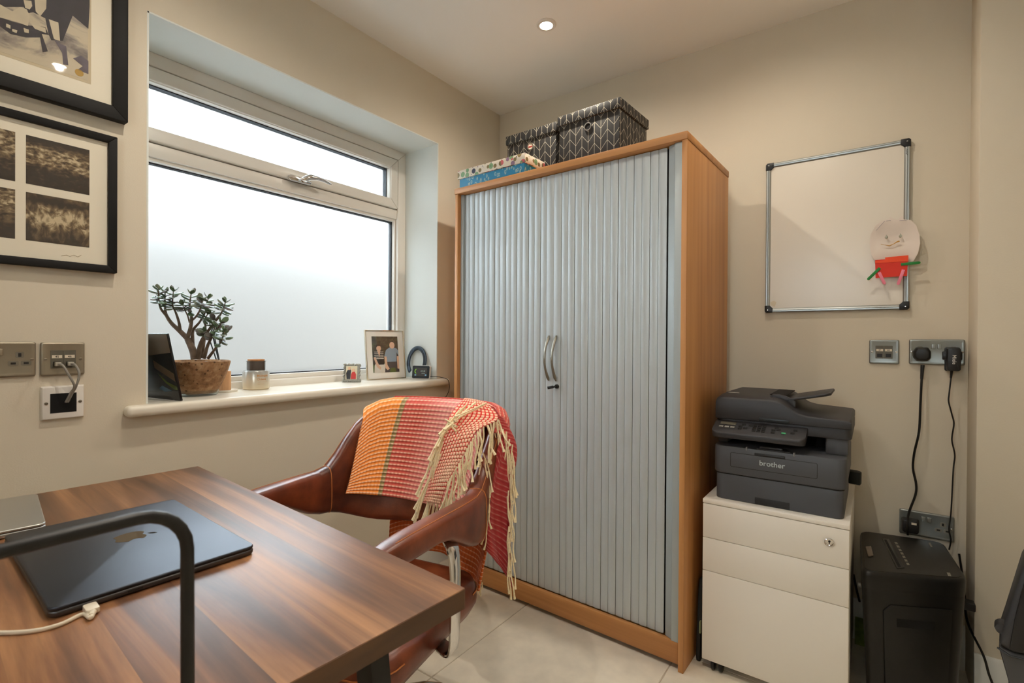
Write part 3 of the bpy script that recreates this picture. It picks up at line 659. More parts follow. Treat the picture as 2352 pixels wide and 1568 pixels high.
# left: double outlet (mostly outside the frame), data plate, white cable outlet
t = faceplate('wall_socket', M_left(.0005, -1.991, 1.032), .146, .086, NICKEL, 'satin metal double mains socket at the left edge below the pictures', 'left wall plates')
outlet(t, .0435, .001, .0066); outlet(t, -.0435, .001, .0066); screw(t, .0655, -.001, .0066, NICKEL); screw(t, -.0655, -.001, .0066, NICKEL); rocker(t, .008, .018, .0066, NICKEL); rocker(t, -.008, .018, .0066, NICKEL)
t = faceplate('data_socket', M_left(.0005, -1.866, 1.031), .087, .086, NICKEL, 'satin metal data plate with two grey network cables plugged in', 'left wall plates')
DMOD = mat('grey_data_module', S(92, 88, 76), .5); RJ = mat('clear_rj45_plug', S(170, 164, 150), .3)
datamod(t, -.0125, -.001, .0066, '45', DMOD); datamod(t, .0125, -.001, .0066, '46', DMOD); screw(t, -.0345, -.001, .0066, NICKEL); screw(t, .0345, -.001, .0066, NICKEL)
wp = faceplate('cable_outlet', M_left(.0005, -1.866, .918), .087, .087, PLASTW, 'white cable outlet plate with a dark opening', 'left wall plates', 'cable outlet', True)
MB().box(-.026, .026, -.026, .024, .006, .0104).build('opening', mat('deep_black', S(5, 5, 5), .9), wp)
screw(wp, -.0335, .0, .010, STEELB); screw(wp, .0335, .0, .010, STEELB)
for sx, lab in ((-.0125, 'grey network cable from the left data port into the white outlet'), (.0125, 'grey network cable from the right data port into the white outlet')):
    c_ = thing('network_cable', M=M_left(.0005, -1.866, 1.031), label=lab, cat='cable', group='network cables')
    MB().box(sx-.006, sx+.006, -.018, -.008, .0085, .022).build('plug', RJ, c_, .001)
    pts = catmull([(sx, -.013, .020), (sx+.006, -.016, .032), (sx+.012+(.004 if sx < 0 else 0), -.040, .040), (.016 if sx < 0 else .020, -.070, .034), (.011 if sx < 0 else .015, -.088, .024), (.004 if sx < 0 else .008, -.113, .0115)], 6)
    MB().tube(pts, .0027, 8).build('cord', CABLEG, c_)

# right: data plate, double socket, low double socket
t = faceplate('data_socket', M_back(1.7445, -.0005, 1.053), .086, .086, NICKELC, 'steel data plate with two empty ports below the whiteboard', 'right wall plates')
datamod(t, -.0125, -.001, .0066, '47', DMOD); datamod(t, .0125, -.001, .0066, '48', DMOD); screw(t, -.0345, 0, .0066); screw(t, .0345, 0, .0066)
us = faceplate('wall_socket', M_back(1.8875, -.0005, 1.055), .146, .086, NICKELC, 'steel double socket holding two black plugs under the whiteboard', 'right wall plates')
for x in (-.0435, .0435): outlet(us, x, .001, .0066)
rocker(us, -.008, .019, .0066, NICKELC); rocker(us, .008, .019, .0066, NICKELC); screw(us, -.0655, .0, .0066); screw(us, .0655, .0, .0066)
ls = faceplate('wall_socket', M_back(1.8655, -.0005, .459), .146, .086, NICKELC, 'steel double socket low on the wall behind the shredder', 'right wall plates')
for x in (-.0435, .0435): outlet(ls, x, .001, .0066, mat('pale_socket_insert', S(140, 138, 126), .5))
rocker(ls, -.008, .019, .0066, NICKELC); rocker(ls, .008, .019, .0066, NICKELC); screw(ls, -.0655, .0, .0066); screw(ls, .0655, .0, .0066)
def plug_body(t, x, y, z, m=BLACKP):
    MB().loft([[(x+a, y+c_, z) for a, c_ in [(-.024,-.012),(-.014,-.024),(.014,-.024),(.024,-.012),(.024,.010),(.016,.024),(-.016,.024),(-.024,.010)]], [(x+a, y+c_, z+.018) for a, c_ in [(-.022,-.012),(-.013,-.022),(.013,-.022),(.022,-.012),(.022,.009),(.015,.022),(-.015,.022),(-.022,.009)]], [(x+a*.8, y+c_*.8, z+.026) for a, c_ in [(-.022,-.012),(-.013,-.022),(.013,-.022),(.022,-.012),(.022,.009),(.015,.022),(-.015,.022),(-.022,.009)]]]).build('plug', m, t, .002)
    MB().lathe([(.007, 0), (.0065, .012), (.005, .022)], (0,0,0), 12).build if False else None
ex = thing('power_lead', M=M_back(1.849, -.0005, 1.047), label='black mains lead hanging from the upper socket to the lower one', cat='cable', group='hanging leads')
plug_body(ex, 0, 0, .0075)
def wl(px, py, off): p = onp(px, py, 'y', -off); return (p.x-1.849, p.z-1.047, off-.0005)
P_ = [wl(2119, 838, .018), wl(2117, 870, .022), wl(2114, 930, .028), wl(2111, 990, .03), wl(2100, 1040, .026), wl(2097, 1075, .022), wl(2104, 1110, .02), wl(2103, 1135, .022), wl(2090, 1170, .028), wl(2085, 1190, .036), wl(2083, 1215, .046), wl(2085, 1228, .04)]
MB().tube(catmull(P_, 6), .0036, 8).build('cord', CABLEB, ex)
MB().tube(P_[0:2], [.006, .0042], 10).build('strain_relief', BLACKP, ex)
q = (1.822-1.849, .452-1.047, .0075)
MB().prism(rrect(.050, .048, .008, 4, q[0], q[1]), q[2], q[2]+.032, 'z', rrect(.044, .042, .008, 4, q[0], q[1])).build('lower_plug', BLACKP, ex, .002)
MB().box(q[0]+.002, q[0]+.016, q[1]+.010, q[1]+.017, q[2]+.0320, q[2]+.0326).build('sticker', mat('label_paper', S(216, 204, 184), .7), ex)
mi = thing('power_adapter', M=M_back(1.928, -.0005, 1.032), label='slim black charger plug with white lettering and thin lead', cat='charger', group='hanging leads')
MB().prism(rrect(.040, .080, .006, 4, .0, .0), .0072, .012).build('plug_base', BLACKP, mi, .001)
MB().prism(rrect(.036, .078, .006, 4, .0015, .0), .012, .044, 'z', rrect(.033, .075, .006, 4, .0015, .0)).build('adapter_body', BLACKP, mi, .002)
MB().box(-.026, .024, -.002, .026, .0072, .020).build('plug_shoulder', BLACKP, mi, .003)
text('Miele', .0145, mat('white_print', S(220, 218, 212), .5), mi, frame_M((-.003, .0155, .0444), (0,-1,0), (1,0,0), (0,0,1)), 'brand_lettering', .0002, 'LEFT')
def wl2(px, py, off): p = onp(px, py, 'y', -off); return (p.x-1.928, p.z-1.032, off-.0005)
P_ = [wl2(2186, 851, .028), wl2(2184, 870, .03), wl2(2180, 905, .03), wl2(2179, 922, .03), wl2(2186, 950, .028), wl2(2191, 972, .024), wl2(2187, 1000, .02), wl2(2187, 1015, .02), wl2(2193, 1045, .018), wl2(2190, 1075, .018), wl2(2187, 1130, .02), wl2(2184, 1180, .024), wl2(2180, 1215, .026), wl2(2184, 1240, .026), (wl2(2180, 1262, .026))]
MB().tube(catmull(P_, 6), .0022, 7).build('cord', CABLEB, mi)
MB().tube([wl2(2186, 850, .028), wl2(2184, 868, .03)], [.0042, .003], 8).build('strain_relief', BLACKP, mi)

# ------------------------------------------------------------------ whiteboard
wb = thing('whiteboard', M=M_back(1.3605, -.0005, 1.2035), label='white dry-wipe board in an aluminium frame with black corners', cat='whiteboard')
BW, BH, BF = .452, .594, .017
WBS = mat('whiteboard_enamel', S(226, 219, 206), .24, spec=.5, bump=.06, bscale=120)
MB().box(.006, BW-.006, .006, BH-.006, .003, .0085).build('writing_surface', WBS, wb)
prof = lambda: [(0, .0), (0, .011), (.003, .014), (.007, .014), (.008, .0125), (.009, .014), (.013, .013), (BF, .0088), (BF, .0)]
def barx(y0, sgn): return [[(x, y0+sgn*a, z) for a, z in prof()] for x in (.004, BW-.004)]
def bary(x0, sgn): return [[(x0+sgn*a, y, z) for a, z in prof()] for y in (.004, BH-.004)]
for rg in (barx(0, 1), barx(BH, -1), bary(0, 1), bary(BW, -1)): MB().loft(rg).build('frame_bar', ALU, wb, 0, smooth=30)
for (x, y, sx, sy) in ((0,0,1,1),(BW,0,-1,1),(0,BH,1,-1),(BW,BH,-1,-1)):
    pl = [(-.0015,.004),(.004,-.0015),(.027,-.0015),(.027,.017),(.021,.021),(.017,.027),(-.0015,.027)]
    pl = [(x+sx*a, y+sy*c_) for a, c_ in pl]
    o = MB().prism(pl, .0, .0155).build('corner_cap', BLACKP, wb, .0015)
    MB().lathe([(.0026, 0), (.0022, .0012), (0, .0014)], (x+sx*.009, y+sy*.009, .0155), 12).build('corner_screw', CHROME, o)
MB().prism([(.020, .028), (.034, .022), (.040, .040), (.030, .046), (.018, .040)], .0085, .0088).build('tape_scrap', mat('old_tape', S(214, 200, 172), .35), wb)
MRK = mat('marker_ink', S(70, 62, 58), .6)
MB().tube([(BW-.012, .560, .0146), (BW-.009, .556, .0146), (BW-.012, .552, .0146), (BW-.009, .548, .0146), (BW-.012, .543, .0146), (BW-.008, .538, .0146)], .0007, 5).build('marker_scribble', MRK, wb)

# child's paper figure
pf = thing('paper_figure', M=M_back(1.770, -.017, 1.37), label='child-made paper figure with white face and red body', cat='paper craft')
PAPER = mat('white_craft_paper', S(222, 210, 200), .8, bump=.5, bscale=14)
def wpf(px, py): p = onp(px, py, 'y', -.022); return (p.x-1.770, p.z-1.37)
head = [(2040,503),(2046,497),(2052,503),(2062,505),(2072,496),(2076,504),(2092,506),(2104,518),(2112,540),(2113,560),(2108,582),(2098,600),(2080,606),(2040,606),(2010,600),(2001,585),(1997,560),(2000,538),(2010,520),(2024,508)]
hp = [wpf(*p) for p in head]; cx_ = sum(p[0] for p in hp)/len(hp); cy_ = sum(p[1] for p in hp)/len(hp)
mb = MB(); rings = []
def hz(p): return .004+.010*max(0, (p[0]-.03))/.045 + .004*math.sin(p[1]*55)
for s_ in (1, .75, .45, .12): rings.append([(cx_+(p[0]-cx_)*s_, cy_+(p[1]-cy_)*s_, hz((cx_+(p[0]-cx_)*s_, cy_+(p[1]-cy_)*s_))) for p in hp])
back = [[(x, y, z-.0012) for x, y, z in rg] for rg in rings]
mb.loft(back[::-1]+rings, cap=True); mb.build('head', PAPER, pf, 0, smooth=60)
RED = mat('red_card', S(206, 40, 14), .6); RED2 = mat('orange_red_card', S(228, 70, 24), .6); GRN = mat('green_lolly_stick', S(28, 122, 50), .6); PNK = mat('pink_lolly_stick', S(222, 122, 142), .6)
MB().prism([wpf(*p) for p in [(2010,598),(2085,592),(2083,634),(2011,639)]], .0135, .0155).build('body', RED, pf)
MB().prism([wpf(*p) for p in [(2010,605),(2010,600),(2033,598),(2033,592),(2086,587),(2086,601)]], .0150, .0165).build('collar', RED2, pf)
def stick(a, b_, m, nm, z):
    A, B_ = Vector(wpf(*a)), Vector(wpf(*b_)); d = (B_-A).normalized(); n = Vector((-d.y, d.x))*.0047
    pl = [A+n, A-n] + [B_-n*math.cos(R(t_))+d*.0047*math.sin(R(t_)) for t_ in (0, 45, 90, 135, 180)]
    MB().prism([tuple(p) for p in pl], z, z+.0018).build(nm, m, pf, .0004)
stick((2021,616), (1995,641), GRN, 'arm', .0158); stick((2069,608), (2110,604), GRN, 'arm', .0158); stick((2019,626), (2031,651), PNK, 'leg', .0158); stick((2075,620), (2063,652), PNK, 'leg', .0158)
GEM = mat('clear_gem', S(176, 180, 168), .05, spec=.9, metal=.3)
for p in ((2036,545), (2068,542)):
    x, y = wpf(*p); MB().loft([[(x+a*s_*.0055, y+c_*s_*.0075, .010+h_) for a, c_ in [(0,1.25),(.5,.55),(.9,0),(.75,-.6),(0,-1),(-.75,-.6),(-.9,0),(-.5,.55)]] for s_, h_ in ((1, 0), (.9, .002), (.45, .0035))]).build('gem_eye', GEM, pf)
GLT = mat('gold_glitter', S(176, 126, 40), .4, metal=.3)
def p3(px, py, z): x, y = wpf(px, py); return (x, y, z)
MB().tube([p3(2023,561,.0115), p3(2032,563,.0115), p3(2043,565,.0115), p3(2052,561,.0118), p3(2060,556,.012), p3(2066,554,.0125)], [.0008,.0006,.0018,.001,.002,.0024], 6).build('mouth', GLT, pf)
PCL = mat('pencil_line', S(150, 142, 150), .8)
for a in ([(2035,508),(2046,507)], [(2066,507),(2082,507)], [(2012,530),(2032,508)]): MB().tube([p3(*q_, .0112 if q_[0] > 2030 else .0095) for q_ in a], .0006, 5).build('pencil_mark', PCL, pf)

# ------------------------------------------------------------------ things on the window sill
# dark glossy picture leaning against the left reveal
A, B_ = Vector((.018, -1.598, SILLZ+.001)), Vector((.025, -1.638, SILLZ+.204))
Yv = (B_-A).normalized(); Xv = Vector((-.985, -.17, 0)); Xv = (Xv-Yv*Xv.dot(Yv)).normalized(); Zv = Xv.cross(Yv)
if Zv.y > 0: Zv = -Zv; Xv = -Xv
lean = thing('photo_block', M=frame_M(A, Xv, Yv, Zv), label='dark glossy photo panel leaning in the left corner of the sill', cat='photo')
sx = -1 if Xv.x > 0 else 1
HL = (B_-A).length
MB().box(0, sx*.225, 0, HL, -.006, 0).build('panel', mat('black_gloss_plastic', S(16, 16, 17), .25), lean, .001)
DK = photo_mat('dark_mottled_panel', [(.38, S(12, 12, 12)), (.55, S(30, 29, 27)), (.72, S(74, 66, 56))], 9, 1, 1, 10); DK.node_tree.nodes['Principled BSDF'].inputs['Roughness'].default_value = .18
MB().box(sx*.002, sx*.223, .002, HL-.002, -.0005, .0006).build('print', DK, lean)
def lpg(pts, m, z=.0009): MB().prism([(sx*a, c_) for a, c_ in pts], .0004, z).build('panel_patch', m, lean, smooth=0)  # flat colour patches laid over the dark panel face
lpg([(.002, .150), (.222, .128), (.222, HL-.002), (.002, HL-.002)], mat('panel_grey_brown', S(112, 98, 82), .2))
lpg([(.004, .045), (.05, .058), (.09, .085), (.06, .055), (.02, .035), (.004, .034)], mat('panel_green', S(70, 80, 24), .2))
lpg([(.03, .03), (.08, .045), (.10, .035), (.07, .025)], mat('panel_blue', S(52, 78, 96), .2))
lpg([(.006, .085), (.10, .125), (.10, .10), (.006, .060)], mat('panel_brown', S(98, 80, 62), .2))

# glass saucer and jade plant
PC = Vector((-.116, -1.497, SILLZ))
sau = MB().lathe([(.0, .0), (.052, .0), (.058, .004), (.061, .020), (.058, .020), (.054, .0075), (.0, .006)], (0,0,0), 40).build('glass_saucer', CGLASS)
sau.location = PC; tag(sau, 'clear glass saucer under the stone plant bowl', 'saucer')
pl = thing('jade_plant', PC+Vector((0, 0, .0085)), 0, 'jade plant with woody stems in a rough brown stone bowl', 'potted plant')
def stone():
    m, nt, b = nodes('rough_brown_stone', .9, .2)
    tc = N(nt, 'TexCoord'); n = N(nt, 'TexNoise', i_Scale=38.0, i_Detail=8.0, i_Roughness=.65); nt.links.new(tc.outputs['Object'], n.inputs[0])
    rp = ramp(nt, [(.28, S(84, 58, 38)), (.5, S(140, 104, 72)), (.72, S(176, 142, 106))]); nt.links.new(n.outputs[0], rp.inputs[0])
    v = N(nt, 'TexVoronoi', i_Scale=46.0); nt.links.new(tc.outputs['Object'], v.inputs[0])
    pit_ = mth(nt, 'LESS_THAN', v.outputs['Distance'], .16)
    nt.links.new(mixc(nt, mth(nt, 'MULTIPLY', pit_, .75), rp.outputs[0], S(58, 38, 24)), b.inputs['Base Color'])
    bp = N(nt, 'Bump', i_Strength=.6, i_Distance=.003); nt.links.new(mth(nt, 'SUBTRACT', n.outputs[0], mth(nt, 'MULTIPLY', pit_, .5)), bp.inputs['Height']); nt.links.new(bp.outputs[0], b.inputs['Normal']); return m
STONE = stone()
prof_ = [(.0, .0), (.050, .0), (.056, .006), (.066, .022), (.080, .050), (.089, .078), (.094, .100), (.0945, .106), (.090, .108), (.086, .104), (.080, .094), (.0, .092)]
me = MB().lathe(prof_, (0,0,0), 48).mesh('bowl')
rs = random.Random(3)
for v in me.vertices:
    k = 1+.012*math.sin(v.co.x*70+v.co.z*40)+.01*math.sin(v.co.y*85-v.co.z*30)+rs.uniform(-.004, .004); v.co.x *= k; v.co.y *= k
link('bowl', me, STONE, pl)
pb = MB()
for k in range(120):
    a, r_ = rs.uniform(0, 6.283), .078*math.sqrt(rs.random()); sz = rs.uniform(.004, .009); c_ = (r_*math.cos(a), r_*math.sin(a), .096+rs.uniform(-.001, .004))
    pb.lathe([(.0, -.45*sz), (.75*sz, -.25*sz), (sz, 0), (.75*sz, .3*sz), (0, .45*sz)], c_, 7, cap=False)
o = pb.build('pebbles', mat('grey_pebbles', S(126, 120, 112), .7, var=.3, vscale=90), pl); o['kind'] = 'stuff'
BARK = mat('jade_bark', S(108, 90, 74), .8, var=.25, vscale=60, bump=.5, bscale=120)
KP = 1.668
def cp(X, Y, dk=0.0): return at(330+X/7.84, 640+Y/7.84, KP+dk)-PC-Vector((0, 0, .0085))
BR = [
 ([(930,1440),(890,1290),(790,1080)], (.0135,.0115,.0095), 0, 0, 0),
 ([(790,1080),(640,930),(500,800),(405,650),(385,520),(380,400),(385,250)], (.0085,.0075,.006,.005,.0035,.0026,.0016), 0, -.05, 4),
 ([(410,660),(310,540),(275,400),(262,210)], (.005,.0035,.0026,.0014), -.03, -.075, 3),
 ([(655,930),(635,780),(575,600),(520,470),(535,230)], (.0055,.0042,.0032,.0024,.0014), -.01, -.045, 4),
 ([(780,1080),(840,900),(862,700),(830,480),(852,280)], (.007,.006,.0045,.003,.0016), 0, -.03, 4),
 ([(890,1310),(880,1080),(892,920),(1000,790),(1085,650),(1135,500),(1160,360)], (.0065,.0055,.0048,.0036,.0030,.0022,.0014), .005, .015, 4),
 ([(880,740),(960,660),(1035,510),(1050,390)], (.0035,.003,.0022,.0014), -.01, -.045, 3),
 ([(830,790),(790,660),(740,560),(700,470)], (.003,.0024,.0018,.0012), -.02, -.03, 2),
 ([(980,1440),(1020,1200),(1090,1040),(1160,940),(1260,800),(1355,690),(1440,530),(1468,430)], (.0085,.007,.0055,.0045,.0036,.003,.0022,.0014), 0, -.035, 4),
 ([(1040,1430),(1085,1150),(1112,900),(1112,720),(1150,640)], (.006,.0048,.0036,.0024,.0014), .012, .02, 3),
 ([(1090,1430),(1140,1240),(1210,1080),(1300,950),(1395,800)], (.006,.005,.004,.003,.0014), -.015, -.05, 4),
 ([(1150,1090),(1110,1000),(1090,960)], (.003,.002,.0012), -.01, -.03, 2),
 ([(1160,1430),(1280,1270),(1400,1120),(1462,950)], (.005,.0038,.0028,.0014), -.02, -.06, 3),
 ([(1300,960),(1270,860),(1270,760)], (.003,.002,.0012), -.03, -.02, 2),
]
# one leaf: fleshy obovate blade, x along the leaf, z up
lf = MB(); nl = 7; rings = []
for k in range(nl+1):
    t = k/nl; wv = (.10+.9*math.sin(math.pi*min(1, t*.92+.04))**.8*(.55+.55*t)) if k < nl else .12
    zc = .10*t*t; wd = .36*wv; th = .075*(.5+.5*math.sin(math.pi*t))+.01
    rings.append([(t, wd*math.cos(a_), zc+th*math.sin(a_)) for a_ in [2*math.pi*i/8 for i in range(8)]])
lf.loft(rings); leafme = lf.mesh('leaf', smooth=60)
JADE = mat('jade_leaf', S(84, 104, 74), .38, var=.3, vscale=30); JADE2 = mat('jade_leaf_dull', S(96, 104, 84), .42, var=.3, vscale=30); JADE3 = mat('jade_leaf_purplish', S(88, 82, 76), .45, var=.25, vscale=30)
lm = []
for m_ in (JADE, JADE2, JADE3): q_ = leafme.copy(); q_.materials.append(m_); lm.append(q_)
rl = random.Random(11)
def add_leaf(pos, d, up_, L):
    X = d.normalized(); Y = up_.cross(X)
    if Y.length < .05: Y = Vector((1, 0, 0)).cross(X)
    Y.normalize(); Z = X.cross(Y)
    o = link('leaf', lm[rl.choices((0, 1, 2), (5, 3, 2))[0]], None, pl); wz = rl.uniform(.85, 1.2)
    o.matrix_local = frame_M(pos, X*L, Y*L*wz, Z*L)
for pts, rad, d0, d1, tiers in BR:
    n = len(pts); P3 = [cp(*p, d0+(d1-d0)*(k/(n-1))) for k, p in enumerate(pts)]
    per = 4; sm_ = catmull(P3, per); rr = []
    for k in range(len(sm_)):
        f_ = k/per; i0 = min(int(f_), n-2); rr.append(rad[i0]+(rad[i0+1]-rad[i0])*(f_-i0))
    MB().tube(sm_, rr, 9).build('stem', BARK, pl, 0, smooth=60)
    if tiers:
        T_ = (sm_[-1]-sm_[-4]).normalized(); top = sm_[-1]
        for tr_ in range(tiers+3):
            pos = top-T_*(.0105*tr_) if tr_ < 3 else sm_[max(0, len(sm_)-1-int(tr_*1.1))]
            a0 = rl.uniform(0, math.pi)+tr_*math.pi/2
            e1 = T_.cross(Vector((.3, .8, .1))).normalized(); e2 = T_.cross(e1)
            for j in range(2 if tr_ else 3):
                an = a0+math.pi*j*(1 if tr_ else .67)
                out = e1*math.cos(an)+e2*math.sin(an)
                el = (1.1 if tr_ == 0 else .45-.13*tr_)+rl.uniform(-.15, .15)
                add_leaf(pos, out+T_*el, T_, rl.uniform(.023, .034)*(1 if tr_ else .85))
# wooden diffuser with black reeds on a white tray
DC = Vector((-.168, -1.392, SILLZ))
dt = MB().lathe([(0, 0), (.041, 0), (.043, .003), (.043, .008), (.040, .008), (.039, .005), (0, .005)], (0,0,0), 36).build('round_tray', mat('white_ceramic', S(230, 226, 216), .3)); dt.location = DC; tag(dt, 'small round white tray between the plant and the candle', 'tray')
df = thing('reed_diffuser', DC+Vector((0, 0, .0055)), 0, 'slim wooden diffuser with black reeds behind the plant bowl', 'diffuser')
MB().lathe([(0, 0), (.021, 0), (.022, .002), (.022, .066), (.020, .069), (.008, .069), (.008, .064), (0, .064)], (0,0,0), 32).build('vessel', wood('pale_wood', S(176, 128, 86), S(198, 152, 108), S(212, 170, 128), (40, 40, 3), .45, 4), df)
def dl(X, Y): return at(330+X/7.84, 640+Y/7.84, 1.80)-DC-Vector((0, 0, .0055))
for p in ((1210, 720), (1070, 745), (1190, 800)):
    e = dl(*p); MB().tube([(.004*math.copysign(1, e.x), 0, .03), tuple(e)], .0022, 7).build('reed', BLACKP, df)

# candle jar with lid
CJ = Vector((-.170, -1.277, SILLZ))
cj = thing('candle_jar', CJ, R(0), 'round frosted glass candle jar with a cork-topped smoked lid', 'candle')
def jar():
    m, nt, b = nodes('lustre_glass', .22, .6); tc = N(nt, 'TexCoord'); sp_ = N(nt, 'SeparateXYZ'); nt.links.new(tc.outputs['Generated'], sp_.inputs[0])
    rp = ramp(nt, [(0, S(206, 190, 160)), (.5, S(196, 186, 168)), (1, S(160, 162, 160))]); nt.links.new(sp_.outputs[2], rp.inputs[0]); nt.links.new(rp.outputs[0], b.inputs['Base Color']); b.inputs['Metallic'].default_value = .25; return m
MB().lathe([(0, 0), (.042, 0), (.046, .004), (.046, .066), (.043, .071), (.030, .073), (0, .073)], (0,0,0), 40).build('jar', jar(), cj)
MB().lathe([(.031, .073), (.032, .074), (.032, .104), (.034, .105), (.034, .107), (.030, .107), (0, .107)], (0,0,0), 36).build('lid', mat('smoked_glass', S(84, 76, 70), .15, metal=.3), cj)
MB().lathe([(0, .107), (.029, .107), (.029, .113), (.0, .113)], (0,0,0), 32).build('cork', mat('cork', S(170, 118, 74), .8, var=.2, vscale=90), cj)
# lettering wrapped on the jar
GOLDT = mat('copper_print', S(176, 128, 84), .4)
base_a = math.atan2(CAM[1]-CJ.y, CAM[0]-CJ.x)+R(28)
def wrap_text(s_, size, z, ang):
    c = bpy.data.curves.new('t', 'FONT'); c.body = s_; c.size = size; c.align_x = 'LEFT'; c.extrude = .0002; c.resolution_u = 3; c.offset = size*.012
    t_ = bpy.data.objects.new('t', c); COL.objects.link(t_); me_ = bpy.data.meshes.new_from_object(t_.evaluated_get(bpy.context.evaluated_depsgraph_get())); bpy.data.objects.remove(t_)
    for v in me_.vertices:
        a_ = ang+v.co.x/.0463; r_ = .0464+v.co.z; v.co = Vector((r_*math.cos(a_), r_*math.sin(a_), z+v.co.y))
    me_.materials.clear(); me_.materials.append(GOLDT); link('lettering', me_, None, cj)
wrap_text('Midnight', .0125, .049, base_a-R(25)); wrap_text('Orient', .0125, .036, base_a-R(25)); wrap_text('FINE SOY CANDLE', .004, .028, base_a-R(25)) if False else None
MB().tube([(.0464*math.cos(base_a+R(t_)), .0464*math.sin(base_a+R(t_)), .030) for t_ in range(-20, 26, 5)], .0003, 4).build('printed_line', GOLDT, cj)
MB().tube([(.0464*math.cos(base_a+R(t_)), .0464*math.sin(base_a+R(t_)), .022) for t_ in range(-22, 10, 5)], .0003, 4).build('printed_line', GOLDT, cj)

# small pewter frame
PEW = mat('pewter', S(150, 148, 138), .4, metal=.75, bump=.9, bscale=260)
sf = thing('pewter_photo_frame', (-.150, -.868, SILLZ), R(40), 'tiny ornate pewter photo frame on the sill', 'photo frame')
outer = []
for k in range(40):
    t = k/40*4; sd, f_ = int(t), t-int(t); wob = .0022*math.sin(k*2.4)+.001*math.sin(k*5.1)
    c_ = [(-.036+.072*f_, .0), (.036, .082*f_), (.036-.072*f_, .082), (-.036, .082*(1-f_))][sd]
    nx, ny = [(0,-1),(1,0),(0,1),(-1,0)][sd]; outer.append((c_[0]+nx*wob+(.005*(c_[0]/.036) if c_[1] < .012 else 0), c_[1]+ny*wob*(1 if sd != 0 else .3)))
TL = Matrix.Rotation(R(-10), 4, 'X')
mb = MB(); mb.M = TL; mb.prism(outer, -.004, .006, 'y'); mb.build('frame', PEW, sf, .002)
mb = MB(); mb.M = TL
for k in range(40):
    x, z = outer[k]; x *= .90; z = .041+(z-.041)*.90; mb.lathe([(.0, -.003), (.0035, -.002), (.004, .0), (.003, .002), (0, .003)], (x, -.0055, z), 7, 'y', cap=False)
mb.build('ornament', PEW, sf)
def part(M, fn, name, m, par, **kw): q_ = MB(); q_.M = M; fn(q_); return q_.build(name, m, par, **kw)
part(TL, lambda q: q.box(-.024, .024, -.0062, -.004, .012, .071), 'photo', mat('photo_cream_ground', S(206, 196, 168), .4), sf)
part(TL, lambda q: q.prism([(-.020,.013),(-.004,.013),(-.002,.05),(-.006,.058),(-.018,.052),(-.023,.04)], -.0068, -.006, 'y'), 'print_figure', mat('photo_black', S(24, 24, 28), .4), sf)
part(TL, lambda q: q.prism([(-.002,.013),(.020,.013),(.020,.034),(.014,.046),(.004,.046),(-.001,.034)], -.0072, -.006, 'y'), 'print_figure', mat('photo_red', S(168, 40, 34), .4), sf)
for (x, z) in ((-.010, .060), (.008, .052)): part(TL, lambda q, x=x, z=z: q.prism([(x+.006*math.cos(a_), z+.007*math.sin(a_)) for a_ in [2*math.pi*i/12 for i in range(12)]], -.0074, -.006, 'y'), 'print_face', mat('photo_skin', S(206, 164, 132), .4), sf)
part(Matrix(), lambda q: q.add([(-.01, .012, .0), (.01, .012, .0), (.01, .045, .0), (-.01, .045, .0), (-.008, .008, .06), (.008, .008, .06)], [(0,1,2,3),(0,1,5,4),(2,3,4,5),(0,3,4),(1,2,5)]), 'strut', PEW, sf)

# silver photo frame with the seated couple
pfm = thing('framed_couple_photo', (-.166, -.656, SILLZ), R(81), 'silver-edged photo frame showing a seated couple', 'photo frame')
TL = Matrix.Rotation(R(-7), 4, 'X'); FW_, FH_ = .208, .235
SIL = mat('warm_silver_edge', S(206, 192, 168), .2, metal=1)
mb = MB(); mb.M = TL
for q_ in ([(-FW_/2,0),(FW_/2,0),(FW_/2-.004,.004),(-FW_/2+.004,.004)], [(FW_/2,0),(FW_/2,FH_),(FW_/2-.004,FH_-.004),(FW_/2-.004,.004)], [(FW_/2,FH_),(-FW_/2,FH_),(-FW_/2+.004,FH_-.004),(FW_/2-.004,FH_-.004)], [(-FW_/2,FH_),(-FW_/2,0),(-FW_/2+.004,.004),(-FW_/2+.004,FH_-.004)]): mb.prism(q_, -.006, .006, 'y')
mb.build('frame', SIL, pfm, .0012)
part(TL, lambda q: q.box(-FW_/2+.003, FW_/2-.003, -.001, .005, .003, FH_-.003), 'mount', mat('white_mount', S(242, 239, 232), .7), pfm)
part(TL, lambda q: q.box(-FW_/2+.003, FW_/2-.003, -.0052, -.0042, .003, FH_-.003), 'glazing', PGLASS, pfm, smooth=0)
px0, px1, pz0, pz1 = -.070, .070, .032, .205
part(TL, lambda q: q.box(px0, px1, -.0015, 0, pz0, pz1), 'print', photo_mat('dark_foliage_print', [(.35, S(40, 34, 26)), (.55, S(72, 62, 48)), (.72, S(88, 100, 58))], 5, 1, 1, 30), pfm)
def fig(poly, col, nm, z): part(TL, lambda q: q.prism([(px0+(px1-px0)*a, pz0+(pz1-pz0)*c_) for a, c_ in poly], -.0016-z*.0003, -.001, 'y'), nm, col, pfm, smooth=0)
def ell(cx, cz, a, c_, n=14): return [(cx+a*math.cos(2*math.pi*i/n), cz+c_*math.sin(2*math.pi*i/n)) for i in range(n)]
SK = mat('photo_skin_light', S(216, 176, 152), .5); SH = mat('photo_blue_shirt', S(138, 158, 176), .5); DKT = mat('photo_dark_trousers', S(66, 66, 72), .5); WHT = mat('photo_white', S(216, 210, 200), .5); BLKS = mat('photo_black_cloth', S(34, 34, 38), .5); GRS = mat('photo_grass', S(84, 100, 52), .5)
fig([(0,0),(1,0),(1,.2),(0,.22)], GRS, 'print_grass', 1)
fig([(.03,0),(.44,0),(.46,.22),(.36,.30),(.14,.30),(.06,.2)], WHT, 'print_skirt', 2)
